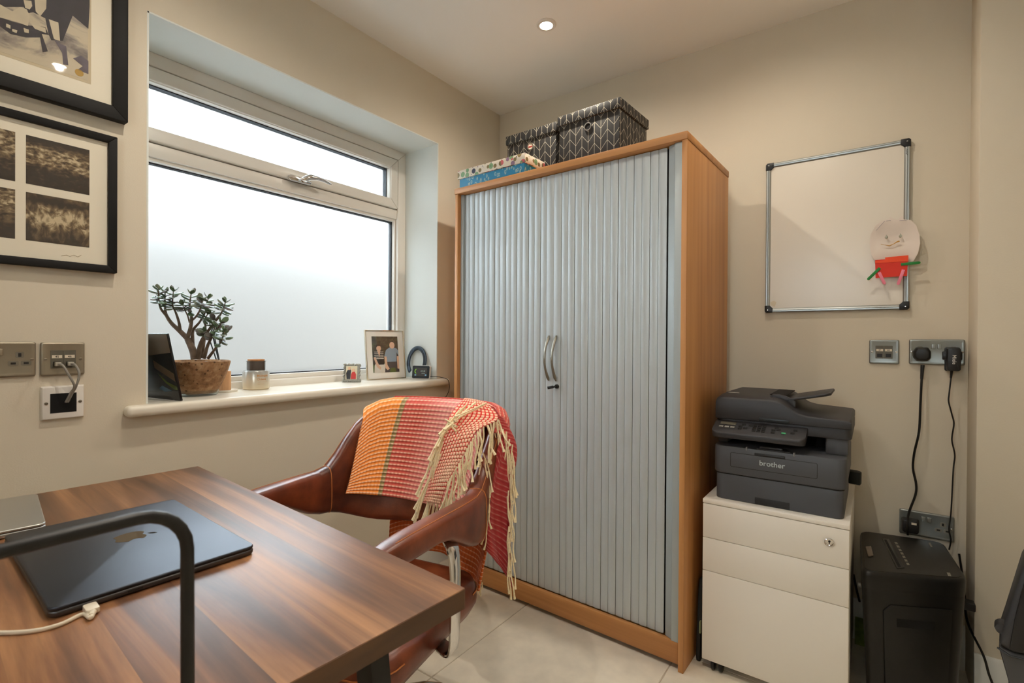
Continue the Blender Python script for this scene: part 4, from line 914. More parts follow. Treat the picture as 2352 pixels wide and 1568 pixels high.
fig([(.44,0),(.62,0),(.66,.12),(.84,.12),(.88,0),(1,0),(1,.22),(.9,.31),(.56,.31),(.46,.2)], DKT, 'print_trousers', 2)
fig([(.14,.22),(.42,.22),(.42,.56),(.34,.60),(.2,.60),(.04,.58),(.03,.42),(.14,.40)], BLKS, 'print_top', 3)
for k in range(5): fig([(.06,.575-.045*k),(.41,.575-.045*k),(.41,.558-.045*k),(.06,.558-.045*k)], WHT, 'print_stripe', 4)
fig([(.18,.60),(.30,.60),(.25,.44)], SK, 'print_neck', 5)
fig([(.53,.29),(.9,.29),(.93,.56),(1,.44),(1,.6),(.93,.66),(.78,.70),(.66,.69),(.52,.62),(.44,.44),(.53,.42)], SH, 'print_shirt', 3)
fig([(.44,.44),(.52,.44),(.54,.2),(.62,.10),(.54,.06),(.46,.12)], SK, 'print_arm', 5); fig([(.93,.44),(1,.44),(1,.08),(.93,.1)], SK, 'print_arm', 5); fig([(.03,.42),(.10,.42),(.22,.2),(.30,.14),(.26,.08),(.14,.16)], SK, 'print_arm', 5)
fig(ell(.24, .67, .085, .085), SK, 'print_face', 6); fig([(.14,.68),(.16,.76),(.24,.79),(.32,.77),(.34,.68),(.30,.73),(.2,.73)], mat('photo_hair', S(60, 40, 30), .5), 'print_hair', 7)
fig(ell(.76, .75, .10, .095), SK, 'print_face', 6)
part(Matrix(), lambda q: q.add([(-.02, .012, .0), (.02, .012, .0), (.02, .05, .0), (-.02, .05, .0), (-.012, .026, .15), (.012, .026, .15)], [(0,1,2,3),(0,1,5,4),(2,3,4,5),(0,3,4),(1,2,5)]), 'strut', BLACKP, pfm)

# horseshoe leaning on the right reveal, energy display in front
hsx = (onp(934, 850, 'y', -.505).x + onp(984, 850, 'y', -.505).x)/2
hs = thing('horseshoe', M=frame_M((hsx, -.516, SILLZ), (1,0,0), Vector((0, .13, 1)).normalized(), Vector((0, -1, .13)).normalized()), label='old dark iron horseshoe leaning on the window reveal', cat='horseshoe')
IRON = mat('dark_iron', S(58, 66, 74), .5, metal=.6, var=.2, vscale=60)
def hsp(t, r_): # t 0..1 along the shoe
    a = R(-48+276*t); k = 1.0+.0*t
    return (r_[0]*math.cos(a), .080+r_[1]*math.sin(a)*(1 if a < math.pi else 1))
ox = [hsp(k/36, (.067, .078)) for k in range(37)]; ix = [hsp(k/36, (.049, .058)) for k in range(37)]
mb = MB(); rings = [[(*ox[k], .0), (*ix[k], .0), (*ix[k], .009), (*ox[k], .009)] for k in range(37)]; mb.loft(rings); mb.build('shoe', IRON, hs, .0015)
gr = [[( .5*(ox[k][0]*1.1+ix[k][0]*.9)+d_*0, .5*(ox[k][1]+ix[k][1]), .0092)] for k in range(37) for d_ in (0,)]
for rng in (range(3, 14), range(23, 34)):
    mb = MB(); mb.tube([(.55*ox[k][0]+.45*ix[k][0], .55*ox[k][1]+.45*ix[k][1], .0088) for k in rng], .0017, 6); g_ = mb.build('fuller_groove', BLACKP, hs)
for k in (4, 7, 10, 13, 23, 26, 29, 32): MB().box(.55*ox[k][0]+.45*ix[k][0]-.002, .55*ox[k][0]+.45*ix[k][0]+.002, .55*ox[k][1]+.45*ix[k][1]-.003, .55*ox[k][1]+.45*ix[k][1]+.003, .0085, .0108).build('nail_hole', BLACKP, hs)
mp_ = onp(966, 868, 'y', -.545)
em = thing('energy_display', (mp_.x, -.545, SILLZ), R(20), 'small black-faced energy monitor with a lit screen', 'smart meter')
TL = Matrix.Rotation(R(-8), 4, 'X')
part(TL, lambda q: q.prism(rrect(.094, .064, .007, 4, 0, .033), -.002, .014, 'y'), 'case', PLASTW, em, bevel=.002)
part(TL, lambda q: q.prism(rrect(.090, .060, .006, 4, 0, .033), -.0035, -.001, 'y'), 'fascia', BLACKG, em)
part(TL, lambda q: q.box(-.033, .033, -.0040, -.003, .013, .053), 'screen', mat('energy_screen', S(30, 27, 24), .2, emit=S(64, 58, 52), es=.5), em)
part(TL, lambda q: q.prism([(-.030+.018*math.cos(R(a_)), .036+.018*math.sin(R(a_))) for a_ in range(110, 251, 20)]+[(-.030+.013*math.cos(R(a_)), .036+.013*math.sin(R(a_))) for a_ in range(250, 109, -20)], -.0044, -.003, 'y'), 'usage_dial', mat('green_screen_glow', S(120, 180, 40), .4, emit=S(150, 210, 50), es=.3), em) if False else None
part(TL, lambda q: q.prism([(-.020+.012*math.cos(R(a_)), .036+.012*math.sin(R(a_))) for a_ in range(110, 251, 20)]+[(-.020+.009*math.cos(R(a_)), .036+.009*math.sin(R(a_))) for a_ in range(250, 109, -20)], -.0044, -.003, 'y'), 'usage_dial', mat('green_screen_glow', S(120, 180, 40), .4, emit=S(150, 210, 50), es=.25), em)
SG = mat('screen_text', S(150, 170, 160), .4, emit=S(170, 190, 180), es=.3)
for s_, size, x, z in (('\u00a311.42', .0085, .012, .035), ('spend today', .0035, .014, .026)):
    text(s_, size, SG, em, TL @ M_back(x, -.0046, z), 'screen_text', .0001)
for x in (-.027, .027): part(TL, lambda q, x=x: q.box(x-.004, x+.004, -.0044, -.003, .015, .022), 'screen_icon', mat('screen_icon', S(110, 150, 170), .4, emit=S(110, 150, 170), es=.2), em)
part(TL, lambda q: q.box(-.012, .012, .012, .040, 0, .03), 'foot', BLACKP, em)
ec = MB().tube(catmull([(mp_.x+.045, -.525, SILLZ+.012), (mp_.x+.062, -.502, SILLZ+.012), (.035, -.470, SILLZ+.003), (.046, -.455, SILLZ-.01), (.0445, -.448, SILLZ-.05), (.03, -.452, SILLZ-.085), (.006, -.46, SILLZ-.13), (.004, -.46, SILLZ-.4)], 6), .0016, 6).build('display_cable', CABLEB)
tag(ec, 'thin black cable from the energy monitor over the sill edge', 'cable')

# ------------------------------------------------------------------ desk  (local x: left, from window side 0 .. .. ; origin at the far right corner)
DZ = .735; DA = R(-3.6)
dk = thing('desk', (1.243, -1.692, 0), DA, 'walnut-topped desk with black metal legs', 'desk')
DWID, DDEP, DTH = 1.035, .66, .030
MB().box(-DWID, 0, -DDEP, 0, DZ-DTH, DZ).build('table_top', WALNUT, dk, .0015)
EDG = wood('walnut_edge_band', S(70, 46, 26), S(96, 64, 36), S(120, 84, 50), (9, .9, 9), .5, 5)
MB().box(-.0008, .0006, -DDEP+.002, -.002, DZ-DTH+.0012, DZ-.0012).build('edge_band', EDG, dk)
MB().box(-DWID+.05, -.05, -.085, -.045, DZ-DTH-.022, DZ-DTH).build('rail', BLACKM, dk, .002)
MB().box(-DWID+.05, -.05, -DDEP+.045, -DDEP+.085, DZ-DTH-.022, DZ-DTH).build('rail', BLACKM, dk, .002)
for x in (-.042, -DWID+.042):
    MB().box(x-.02, x+.02, -DDEP+.045, -.045, DZ-DTH-.010, DZ-DTH).build('mounting_plate', BLACKM, dk, .002)
    for (ya, yb) in ((-.128, -.06), (-DDEP+.128, -DDEP+.06)):
        MB().prism([(ya-.014, DZ-DTH-.010), (ya+.014, DZ-DTH-.010), (yb+.014, .0), (yb-.014, .0)], x-.018, x+.018, 'x').build('leg', BLACKM, dk, .002)
    MB().box(x-.018, x+.018, -DDEP+.075, -.075, .0, .025).build('foot_bar', BLACKM, dk, .002)

# ------------------------------------------------------------------ laptops
SPG = mat('space_grey_aluminium', S(62, 65, 72), .42, metal=.9); SPGD = mat('space_grey_base', S(84, 82, 82), .4, metal=.9)
SILV = mat('silver_aluminium', S(196, 196, 192), .34, metal=.9)
def laptop(name, O, ang, w_, d_, m, mb_, label, logo=True):
    t = thing(name, O, ang, label, 'laptop', 'closed laptops on the desk')
    MB().prism(rrect(w_, d_, .012, 6), .0015, .0095, 'z').build('base', mb_, t, .0025, 3)
    MB().prism(rrect(w_-.002, d_-.002, .012, 6), .0093, .0103).build('lid_gap', BLACKP, t)
    lid = MB().prism(rrect(w_, d_, .012, 6), .0101, .0150).build('lid', m, t, .002, 3)
    for x in (-w_/2+.03, w_/2-.03):
        for y in (-d_/2+.03, d_/2-.03): MB().lathe([(.0, .0), (.007, .0), (.008, .002), (0, .002)], (x, y, 0), 14).build('rubber_foot', BLACKP, t)
    return t, lid
# grey laptop: corners measured on the desk
def dp(px, py, z): return onp(px, py, 'z', z)
c1, c2, c3, c4 = dp(393,1142,DZ+.015), dp(579,1247,DZ+.015), dp(116,1408,DZ+.015), dp(12,1232,DZ+.015)
lx = ((c2-c1)+(c3-c4)).normalized(); wx = ((c2-c1).length+(c3-c4).length)/2; wy = ((c1-c4).length+(c2-c3).length)/2; cc = (c1+c2+c3+c4)/4
la = math.atan2(lx.y, lx.x)
lt, lid = laptop('laptop', (cc.x, cc.y, DZ), la, wx, wy, SPG, SPGD, 'closed dark grey laptop in front on the desk, charging')
LOGO = mat('mirror_logo', S(96, 84, 66), .12, metal=.9)
def apple():
    body = []
    key_ = [(0,.36),(.12,.42),(.26,.44),(.40,.38),(.47,.30),(.38,.20),(.36,.06),(.42,-.06),(.50,-.12),(.42,-.30),(.30,-.46),(.18,-.47),(.05,-.43),(-.06,-.43),(-.18,-.48),(-.30,-.42),(-.42,-.24),(-.49,-.02),(-.47,.20),(-.38,.36),(-.24,.44),(-.10,.40)]
    return [tuple(p[:2]) for p in catmull([(x, y, 0) for x, y in key_+[key_[0]]], 3)][:-1], [(.0,.50),(.02,.62),(.10,.72),(.22,.78),(.21,.66),(.14,.56)]
ab, al = apple(); LS = .046
lc = dp(300, 1232, DZ+.015); ca, sa = math.cos(-la), math.sin(-la); ox_, oy_ = lc.x-cc.x, lc.y-cc.y; lcx, lcy = ox_*ca-oy_*sa, ox_*sa+oy_*ca
# logo upright direction: towards the hinge (local -x or +y); stalk points to the right in the photo = local +y
def rotl(p): return (lcx-p[1]*0+p[0]*0, 0)
st = Vector((.10, 1.0)).normalized(); sr = Vector((st.y, -st.x))
mk = lambda p: (lcx+(sr.x*p[0]+st.x*p[1])*LS, lcy+(sr.y*p[0]+st.y*p[1])*LS)
MB().prism([mk(p) for p in ab], .0149, .0152).build('logo', LOGO, lid, smooth=0); MB().prism([mk(p) for p in al], .0149, .0152).build('logo_leaf', LOGO, lid, smooth=0)
edge = lambda v, z0, z1, x0, x1, nm: MB().box(wx/2-.002, wx/2+.0003, x0, x1, z0, z1).build(nm, BLACKP, lt)
edge(0, .004, .0066, -.045, -.028, 'port')
# silver laptop at the left edge
s1, s2, s3 = dp(86,1131,DZ+.016), dp(106,1199,DZ+.016), dp(0,1226,DZ+.016)
sxv = (s2-s1).normalized(); sw = (s2-s1).length; yv = Vector((sxv.y, -sxv.x, 0)); 
if yv.y > 0: yv = -yv
sc_ = (s1+s2)/2 + yv*.165
laptop('laptop', (sc_.x, sc_.y, DZ), math.atan2(sxv.y, sxv.x), sw, .33, SILV, SILV, 'closed silver laptop at the left edge of the desk')
# charging cable
pc = dp(205, 1390, DZ+.006)
ch = thing('charging_cable', (pc.x, pc.y, DZ), 0, 'white charging cable plugged into the grey laptop', 'cable')
mb = MB(); mb.M = Matrix.Rotation(la, 4, 'Z'); mb.prism(rrect(.022, .014, .003, 3, .010, .0), .0022, .0088); mb.build('connector', mat('white_connector', S(226, 214, 194), .35), ch, .001)
e0 = Vector((.021*math.cos(la), .021*math.sin(la), .0055))
cps = [e0, e0+Vector((.012, -.006, -.0015))] + [Vector((p.x-pc.x, p.y-pc.y, .0027)) for p in (dp(190, 1415, DZ), dp(140, 1438, DZ), dp(80, 1453, DZ), dp(0, 1458, DZ), dp(-80, 1450, DZ))]
MB().tube(catmull(cps, 6), .0026, 9).build('cord', CABLEW, ch)
MB().tube([tuple(e0), tuple(e0+Vector((.008, -.004, -.001)))], .0034, 10).build('strain_relief', CABLEW, ch)

# ------------------------------------------------------------------ black tube frame in the foreground, standing at the end of the desk
TX = 1.262
ys = [onp(445, 1568, 'x', TX), onp(427, 1300, 'x', TX)]
topz = onp(300, 1194, 'x', TX).z; yr = ys[1].y+.001
tf = thing('tube_stand', (TX, yr, 0), 0, 'black bent metal tube frame standing in front of the desk', 'stand')
rb = .034; pts = [(0, 0, .012), (0, -.002, topz-rb)]
pts = [(0, .004, .006), (0, .002, .4), (0, .001, .7), (0, 0, topz-rb)] + [(0, -rb+rb*math.cos(R(a_)), topz-rb+rb*math.sin(R(a_))) for a_ in range(15, 91, 15)]
L_ = .40
pts += [(0, -rb-.1, topz), (0, -rb-.2, topz), (0, -L_+rb, topz)] + [(0, -L_+rb+rb*math.cos(R(a_)), topz-rb+rb*math.sin(R(a_))) for a_ in range(105, 181, 15)] + [(0, -L_, .7), (0, -L_-.001, .4), (0, -L_-.002, .006)]
MB().tube(pts, .0050, 12).build('tube', BLACKM, tf)
for y in (.004, -L_-.002): MB().prism(rrect(.24, .03, .014, 4, 0.10, y), 0, .008).build('foot', BLACKM, tf, .002)
MB().tube([(0, .003, .28), (0, -L_-.001, .28)], .005, 10).build('cross_bar', BLACKM, tf)

# ------------------------------------------------------------------ leather chair
def leather():
    m, nt, b = nodes('cognac_leather', .34, .5)
    tc = N(nt, 'TexCoord'); n = N(nt, 'TexNoise', i_Scale=7.0, i_Detail=7.0, i_Roughness=.6); nt.links.new(tc.outputs['Object'], n.inputs[0])
    rp = ramp(nt, [(.3, S(66, 28, 14)), (.5, S(108, 50, 26)), (.7, S(140, 72, 40))]); nt.links.new(n.outputs[0], rp.inputs[0]); nt.links.new(rp.outputs[0], b.inputs['Base Color'])
    v = N(nt, 'TexVoronoi', i_Scale=420.0); nt.links.new(tc.outputs['Object'], v.inputs[0]); bp = N(nt, 'Bump', i_Strength=.10, i_Distance=.001); nt.links.new(v.outputs['Distance'], bp.inputs['Height']); nt.links.new(bp.outputs[0], b.inputs['Normal']); return m
LEA = leather(); STI = mat('tan_stitching', S(176, 104, 50), .6)
CHA = R(11.5); CHC = Vector((.615, -1.352, 0))
chr_ = thing('desk_chair', CHC, CHA, 'brown leather armchair with chrome brackets tucked under the desk', 'chair')
HW = .272; ARC = .262; VA = .015
def path():
    p = [Vector((-HW+.012*(1-k/7), -.36+(VA+.36)*k/8)) for k in range(8)]
    for k in range(25):
        a = R(180-180*k/24); p.append(Vector((HW*math.copysign(abs(math.cos(a))**.92, math.cos(a)), VA+ARC*math.sin(a)**.9)))
    p += [Vector((HW-.012*(k/7), VA-(VA+.36)*(k+1)/8)) for k in range(8)]
    return p
PTH = path(); NP = len(PTH)
def band(i):
    p = PTH[i]; a = PTH[max(0, i-1)]; c_ = PTH[min(NP-1, i+1)]; t = (c_-a).normalized(); n = Vector((-t.y, t.x))   # n points outward for this direction
    wq = sstep(.07, .25, p.y); ends = min(i, NP-1-i); e = 1 if ends > 2 else (.35, .75, .93)[ends]
    zt = .682+.185*wq; zb = .626-.075*sstep(-.12, .07, p.y)-.050*wq; th = (.060-.012*wq)
    zc = (zt+zb)/2; return p, n, zc-(zc-zb)*e, zc+(zt-zc)*e, th*e, wq
rings = []
for i in range(NP):
    p, n, zb, zt, th, wq = band(i); ring = []
    hh, rr_ = (zt-zb)/2, min(th/2, (zt-zb)/2)*.98
    for k in range(20):
        a = 2*math.pi*k/20; ca_, sa_ = math.cos(a), math.sin(a)
        o_ = th/2*math.copysign(abs(ca_)**.55, ca_); z = (zb+zt)/2+hh*math.copysign(abs(sa_)**.55, sa_)
        o_ += (z-.58)*.30*wq
        ring.append((p.x+n.x*o_, p.y+n.y*o_, z))
    rings.append(ring)
# three upholstered sections with seams
secs = [(0, 10, 'arm_pad'), (10, 31, 'backrest'), (31, NP, 'arm_pad')]
for a, c_, nm in secs:
    MB().loft(rings[max(0, a-1) if a else 0:c_], cap=True).build(nm, LEA, chr_, 0, smooth=70)
for i in (10, 30):
    MB().tube([tuple(Vector(q)*1.0) for q in rings[i]]+[tuple(rings[i][0])], .0016, 6).build('seam', STI, chr_)
MB().tube([rings[i][4] for i in range(2, NP-2)], .0012, 5).build('top_stitching', STI, chr_)
# seat
srings = []
for z, k in ((.335, .86), (.345, .95), (.37, 1.0), (.40, 1.0), (.420, .97), (.428, .88)):
    srings.append([(x*k, y*k-.055, z-.012*max(0, -y/.25)) for x, y in rrect(.51, .48, .09, 6)])
MB().loft(srings).build('seat', LEA, chr_, .0, smooth=60)
MB().tube([(x*1.0, y*1.0-.055, .402-.012*max(0, -y/.25)) for x, y in rrect(.512, .482, .09, 6)], .0018, 5).build('seat_piping', STI, chr_)
for s_ in (-1, 1):
    pts = [(s_*.20, -.02, .345), (s_*.245, -.04, .338), (s_*.280, -.06, .345), (s_*.298, -.075, .37), (s_*.304, -.08, .42), (s_*.305, -.08, .52), (s_*.300, -.075, .565), (s_*.288, -.065, .592), (s_*.268, -.05, .606)]
    sm_ = catmull(pts, 5); mb = MB(); rg = []
    for k, q_ in enumerate(sm_):
        t = (sm_[min(k+1, len(sm_)-1)]-sm_[max(k-1, 0)]).normalized(); b1 = Vector((0, 1, 0)); b1 = (b1-t*b1.dot(t)).normalized(); b2 = t.cross(b1)
        rg.append([tuple(q_+b1*(.020*x)+b2*(.0055*y)) for x, y in ((1,.4),(.8,1),(-.8,1),(-1,.4),(-1,-.4),(-.8,-1),(.8,-1),(1,-.4))])
    mb.loft(rg); mb.build('bracket', CHROME, chr_, 0, smooth=50)
MB().lathe([(.03, .31), (.03, .335), (.0, .335)], (0,0,0), 20).build('swivel_plate', BLACKP, chr_)
MB().lathe([(.028, .10), (.028, .22), (.018, .222), (.018, .31), (0, .31)], (0,0,0), 20).build('column', CHROME, chr_)
for k in range(5):
    a = R(72*k+54); d_ = Vector((math.cos(a), math.sin(a), 0)); s2_ = Vector((-d_.y, d_.x, 0)); mb = MB()
    mb.loft([[tuple(d_*r_+s2_*(w2*x)+Vector((0, 0, z+h2*y))) for x, y in ((1,-1),(1,1),(-1,1),(-1,-1))] for r_, w2, h2, z in ((.02, .022, .018, .10), (.15, .016, .012, .085), (.205, .011, .008, .07))])
    lg = mb.build('base_leg', CHROME, chr_, .003)
    e_ = d_*.198; MB().lathe([(.004, -.02), (.024, -.018), (.027, -.006), (.027, .006), (.024, .018), (.004, .02)], (e_.x, e_.y, .0275), 18, 'x').build('castor', BLACKP, lg)

# ------------------------------------------------------------------ blanket over the chair back
def blanket_mat(name, mode):
    m, nt, b = nodes(name, .9, .15)
    tc = N(nt, 'TexCoord'); sp_ = N(nt, 'SeparateXYZ'); nt.links.new(tc.outputs['UV'], sp_.inputs[0]); U, V = sp_.outputs[0], sp_.outputs[1]
    nz = N(nt, 'TexNoise', i_Scale=160.0, i_Detail=3.0); nt.links.new(tc.outputs['UV'], nz.inputs[0])
    ROW, CLM = .0122, .0115
    fr = mth(nt, 'FRACT', mth(nt, 'ADD', mth(nt, 'DIVIDE', V, ROW), 40.0)); fc = mth(nt, 'FRACT', mth(nt, 'ADD', mth(nt, 'DIVIDE', U, CLM), 40.0))
    ridge = mth(nt, 'SUBTRACT', 1.0, mth(nt, 'MULTIPLY', mth(nt, 'ABSOLUTE', mth(nt, 'SUBTRACT', fr, .5)), 2.0))    # 1 mid row
    col_ = mth(nt, 'SUBTRACT', 1.0, mth(nt, 'MULTIPLY', mth(nt, 'ABSOLUTE', mth(nt, 'SUBTRACT', fc, .5)), 2.0))
    OR, OL, RD, PK, CR, BR_ = S(238, 142, 62), S(140, 124, 78), S(202, 86, 74), S(222, 142, 134), S(252, 226, 194), S(196, 92, 40)
    if mode == 'front':
        rp = ramp(nt, [(0, OR), (.250, OR), (.252, OL), (.282, OL), (.284, RD), (.40, RD), (.60, PK), (.68, PK), (.78, RD), (1, PK)]); nt.links.new(mth(nt, 'DIVIDE', U, .44), rp.inputs[0]); rp_scale = None
    elif mode == 'rear':
        rp = ramp(nt, [(0, RD), (.30, S(180, 66, 58)), (.52, S(190, 84, 44)), (1, S(204, 96, 40))]); nt.links.new(mth(nt, 'DIVIDE', V, .5), rp.inputs[0])
    elif mode == 'plain':
        rp = ramp(nt, [(0, S(176, 58, 60)), (1, S(160, 52, 54))]); nt.links.new(V, rp.inputs[0])
    else:
        rp = ramp(nt, [(0, S(216, 60, 50)), (1, S(204, 66, 62))]); nt.links.new(V, rp.inputs[0])
    base = rp.outputs[0]
    if mode == 'fold':
        k = mth(nt, 'MULTIPLY', mth(nt, 'GREATER_THAN', ridge, .45), mth(nt, 'GREATER_THAN', col_, .45))
        f = mth(nt, 'MULTIPLY', k, .75)
    else:
        s1_ = N(nt, 'MapRange', i_1=.62, i_2=.95); nt.links.new(ridge, s1_.inputs[0])
        f = mth(nt, 'MULTIPLY', s1_.outputs[0], mth(nt, 'MULTIPLY_ADD', col_, .55, .30)); f = mth(nt, 'MULTIPLY', f, {'front': .95, 'rear': .55, 'plain': .25}[mode])
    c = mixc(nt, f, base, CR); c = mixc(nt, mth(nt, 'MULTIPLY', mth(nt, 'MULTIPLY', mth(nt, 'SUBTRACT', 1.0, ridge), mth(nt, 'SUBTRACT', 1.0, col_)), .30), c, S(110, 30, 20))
    c = mixc(nt, 1.0, c, mth(nt, 'MULTIPLY_ADD', nz.outputs[0], .5, .75), 'MULTIPLY')
    nt.links.new(c, b.inputs['Base Color'])
    bp = N(nt, 'Bump', i_Strength=.5, i_Distance=.002); nt.links.new(mth(nt, 'ADD', mth(nt, 'MULTIPLY', nz.outputs[0], .6), ridge), bp.inputs['Height']); nt.links.new(bp.outputs[0], b.inputs['Normal'])
    b.inputs['Sheen Weight'].default_value = .15
    return m
bl = thing('throw_blanket', CHC, CHA, 'orange and red waffle-knit throw with cream tassels draped over the chair back', 'blanket')
def bandf(i):
    i = max(0, min(NP-1.001, i)); k = int(i); f = i-k; A_, B2 = band(k), band(k+1)
    return [A_[j]*(1-f)+B2[j]*f for j in range(6)]
def over(i, q, extra=.010, zf=.6, zbk=.5, lift=0.0):
    """point on a cloth lying over the backrest; q<0 inside (front), q>0 outside"""
    p, n, zb, zt, th, wq = bandf(i); n = n.normalized(); ho = th/2+extra
    cap = .5*math.pi*ho*.55
    top = zt-.012
    lf_, lb = top-zf, top-zbk; tot = 1.0
    if q < -.12: t = (-q-.12)/.88; z = top-lf_*t; o_ = -ho
    elif q > .12: t = (q-.12)/.88; z = top-lb*t; o_ = ho
    else: a = q/.12*math.pi/2; z = top+(.012+extra+.004)*math.cos(a); o_ = ho*math.sin(a)
    o2 = o_+(z-.58)*.30*wq
    return Vector((p.x+n.x*o2, p.y+n.y*o2, z)), Vector((n.x, n.y, 0))
def waffle(u, v): return .0016*(math.cos(2*math.pi*v/.0122)*-.5)+.0008*(math.cos(2*math.pi*u/.0115)*-.5)
I0, I1 = 12.6, 26.0          # span along the backrest
def arclen(i): return (i-I0)*.030
# front panel (inside of the backrest and over its top)
def f_front(s, t):
    i = I0+(I1-I0)*s+(t-.5)*2.6*(1-s); q = -1+1.06*t; zf = .606-.040*s-.012*math.sin(s*3.1)
    P0, n = over(i, q, .012, zf); u, v = s*.44, t*.32
    off = waffle(u, v)+.004*math.sin(s*9+t*2)*(1-t)+.006*max(0, 1-t*3)
    i_shift = 0
    return P0-n*off if q < 0 else P0+Vector((0, 0, off))
me = grid_mesh('front_panel', f_front, 220, 156, lambda s, t: (s*.44, t*.32)); 
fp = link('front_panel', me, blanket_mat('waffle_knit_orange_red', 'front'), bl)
def solid(o, th=.006):
    md = o.modifiers.new('thickness', 'SOLIDIFY'); md.thickness = th; md.offset = 0
solid(fp)
# rear panel hanging down behind
def f_rear(s, t):
    i = 16.0+(27.2-16.0)*s; q = .0+1.0*t; zb_ = .385+.02*math.sin(s*5.2)
    P0, n = over(i, q, .016, .6, zb_); u, v = s*.42, t*.5
    off = waffle(u, v)+.012*math.sin(s*17)*t+.015*t
    return P0+n*off
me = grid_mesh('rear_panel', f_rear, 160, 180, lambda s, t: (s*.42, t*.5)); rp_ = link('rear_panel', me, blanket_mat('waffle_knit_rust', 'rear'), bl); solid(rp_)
# folded-over edge on the right, red check side out
def loc(px, py, d): 
    v = at(px, py, d)-CHC; c_, s_ = math.cos(-CHA), math.sin(-CHA); return Vector((v.x*c_-v.y*s_, v.x*s_+v.y*c_, v.z))
def coons(TOP, BOT, s, t):
    def ev(L, s):
        f = s*(len(L)-1); k = min(int(f), len(L)-2); g = f-k
        P = [L[max(0, k-1)], L[k], L[k+1], L[min(len(L)-1, k+2)]]
        return .5*((2*P[1])+(P[2]-P[0])*g+(2*P[0]-5*P[1]+4*P[2]-P[3])*g*g+(3*P[1]-P[0]-3*P[2]+P[3])*g**3)
    return ev(TOP, s)*(1-t)+ev(BOT, s)*t
EL = [loc(1068, 916, 1.47), loc(1035, 955, 1.40), loc(1015, 1010, 1.375), loc(1000, 1060, 1.365), loc(985, 1110, 1.36), loc(972, 1150, 1.36)]
ER = [loc(1115, 926, 1.45), loc(1143, 962, 1.385), loc(1095, 990, 1.335), loc(1060, 1050, 1.32), loc(1030, 1100, 1.315), loc(1010, 1155, 1.32)]
def f_fold(s, t):
    P0 = coons(EL, ER, s, t); u, v = t*.125, s*.40
    nrm = Vector((.35, -.85, .4)).normalized()
    return P0+nrm*(waffle(u, v)*1.3+.016*math.sin(math.pi*t)*(.5+.5*s))
me = grid_mesh('folded_edge', f_fold, 150, 46, lambda s, t: (t*.125, s*.40)); fo = link('folded_edge', me, blanket_mat('waffle_knit_red_check', 'fold'), bl); solid(fo, .008)
# strip of blanket hanging outside the arm on the right
E1 = [loc(1120, 930, 1.46), loc(1150, 990, 1.44), loc(1120, 1080, 1.40), loc(1105, 1180, 1.39), loc(1120, 1260, 1.39)]
E2 = [loc(1150, 960, 1.46), loc(1180, 1030, 1.45), loc(1170, 1130, 1.42), loc(1172, 1230, 1.41), loc(1176, 1345, 1.41)]
me = grid_mesh('hanging_corner', lambda s, t: coons(E1, E2, s, t)+Vector((.006*math.sin(t*9), .01*math.sin(t*7+s*4), 0)), 90, 30, lambda s, t: (t*.07, s*.40))
hc = link('hanging_corner', me, blanket_mat('plain_weave_dark_red', 'plain'), bl); solid(hc)
# tassels
TAS = mat('cream_cotton_tassel', S(242, 226, 188), .9, var=.12, vscale=200)
fr_ = MB(); rt = random.Random(5)
def strand(a, c_, sag=.01, r_=.0024, tuft=True):
    a, c_ = Vector(a), Vector(c_); m1 = a.lerp(c_, .33)+Vector((rt.uniform(-1, 1), rt.uniform(-1, 1), 0))*sag; m2 = a.lerp(c_, .7)+Vector((rt.uniform(-1, 1), rt.uniform(-1, 1), 0))*sag
    pts = catmull([a, m1, m2, c_], 3); n = len(pts); rr = [r_*(1 if k < n-2 else (1.25 if k == n-2 else 1.9)) for k in range(n)]
    if not tuft: rr = [r_]*n
    fr_.tube(pts, rr, 5)
def ptsalong(L, n):
    L = [Vector(p) for p in L]; out = []
    for k in range(n):
        f = k/(n-1)*(len(L)-1); i = min(int(f), len(L)-2); out.append(L[i].lerp(L[i+1], f-i))
    return out
# 1: along the visible edge of the front layer, lying down to the left of the fold
a1 = ptsalong([(1115,924,1.43), (1070,930,1.41), (1035,960,1.38), (1018,1000,1.365), (1012,1040,1.36)], 9); b1 = ptsalong([(1040,960,1.36), (1010,1000,1.355), (990,1060,1.35), (960,1140,1.345), (948,1195,1.345)], 9)
for a, c_ in zip(a1, b1):
    for k in range(2): strand(loc(a[0]+rt.uniform(-3, 3), a[1]+rt.uniform(-4, 4), a[2]-.012), loc(c_[0]+rt.uniform(-6, 6), c_[1]+rt.uniform(-4, 8), c_[2]-.02), .004, .0022)
for k in range(6): strand(loc(1000+rt.uniform(-10, 14), 1020+rt.uniform(-5, 40), 1.345), loc(952+k*5, 1190+rt.uniform(-20, 20), 1.33), .004)
for k in range(5): strand(loc(1022+k*3, 962+k*2, 1.36), loc(1045+rt.uniform(-4, 8), 985+rt.uniform(-8, 8), 1.345), .003, .002)
# 2: below the folded edge
a2 = ptsalong([(1143,963,1.38), (1100,985,1.335), (1075,1025,1.318), (1050,1070,1.31), (1030,1105,1.31)], 22)
for k, a in enumerate(a2):
    L_2 = rt.uniform(70, 105)*(1.0 if k > 6 else .95); dx = rt.uniform(-12, 18)-(0 if k < 8 else 12)
    strand(loc(a[0], a[1], a[2]-.006), loc(a[0]+dx, a[1]+L_2, a[2]-.012), .006)
    if k % 3 == 0: strand(loc(a[0]+2, a[1]+1, a[2]-.004), loc(a[0]+dx+14, a[1]+L_2*.8, a[2]-.016), .008)
# 3: tassels below the rolled tuck
for k in range(8): strand(loc(985+k*4, 1140+rt.uniform(-6, 6), 1.335), loc(972+k*5+rt.uniform(-6, 6), 1205+rt.uniform(-14, 24), 1.35), .004, .002)
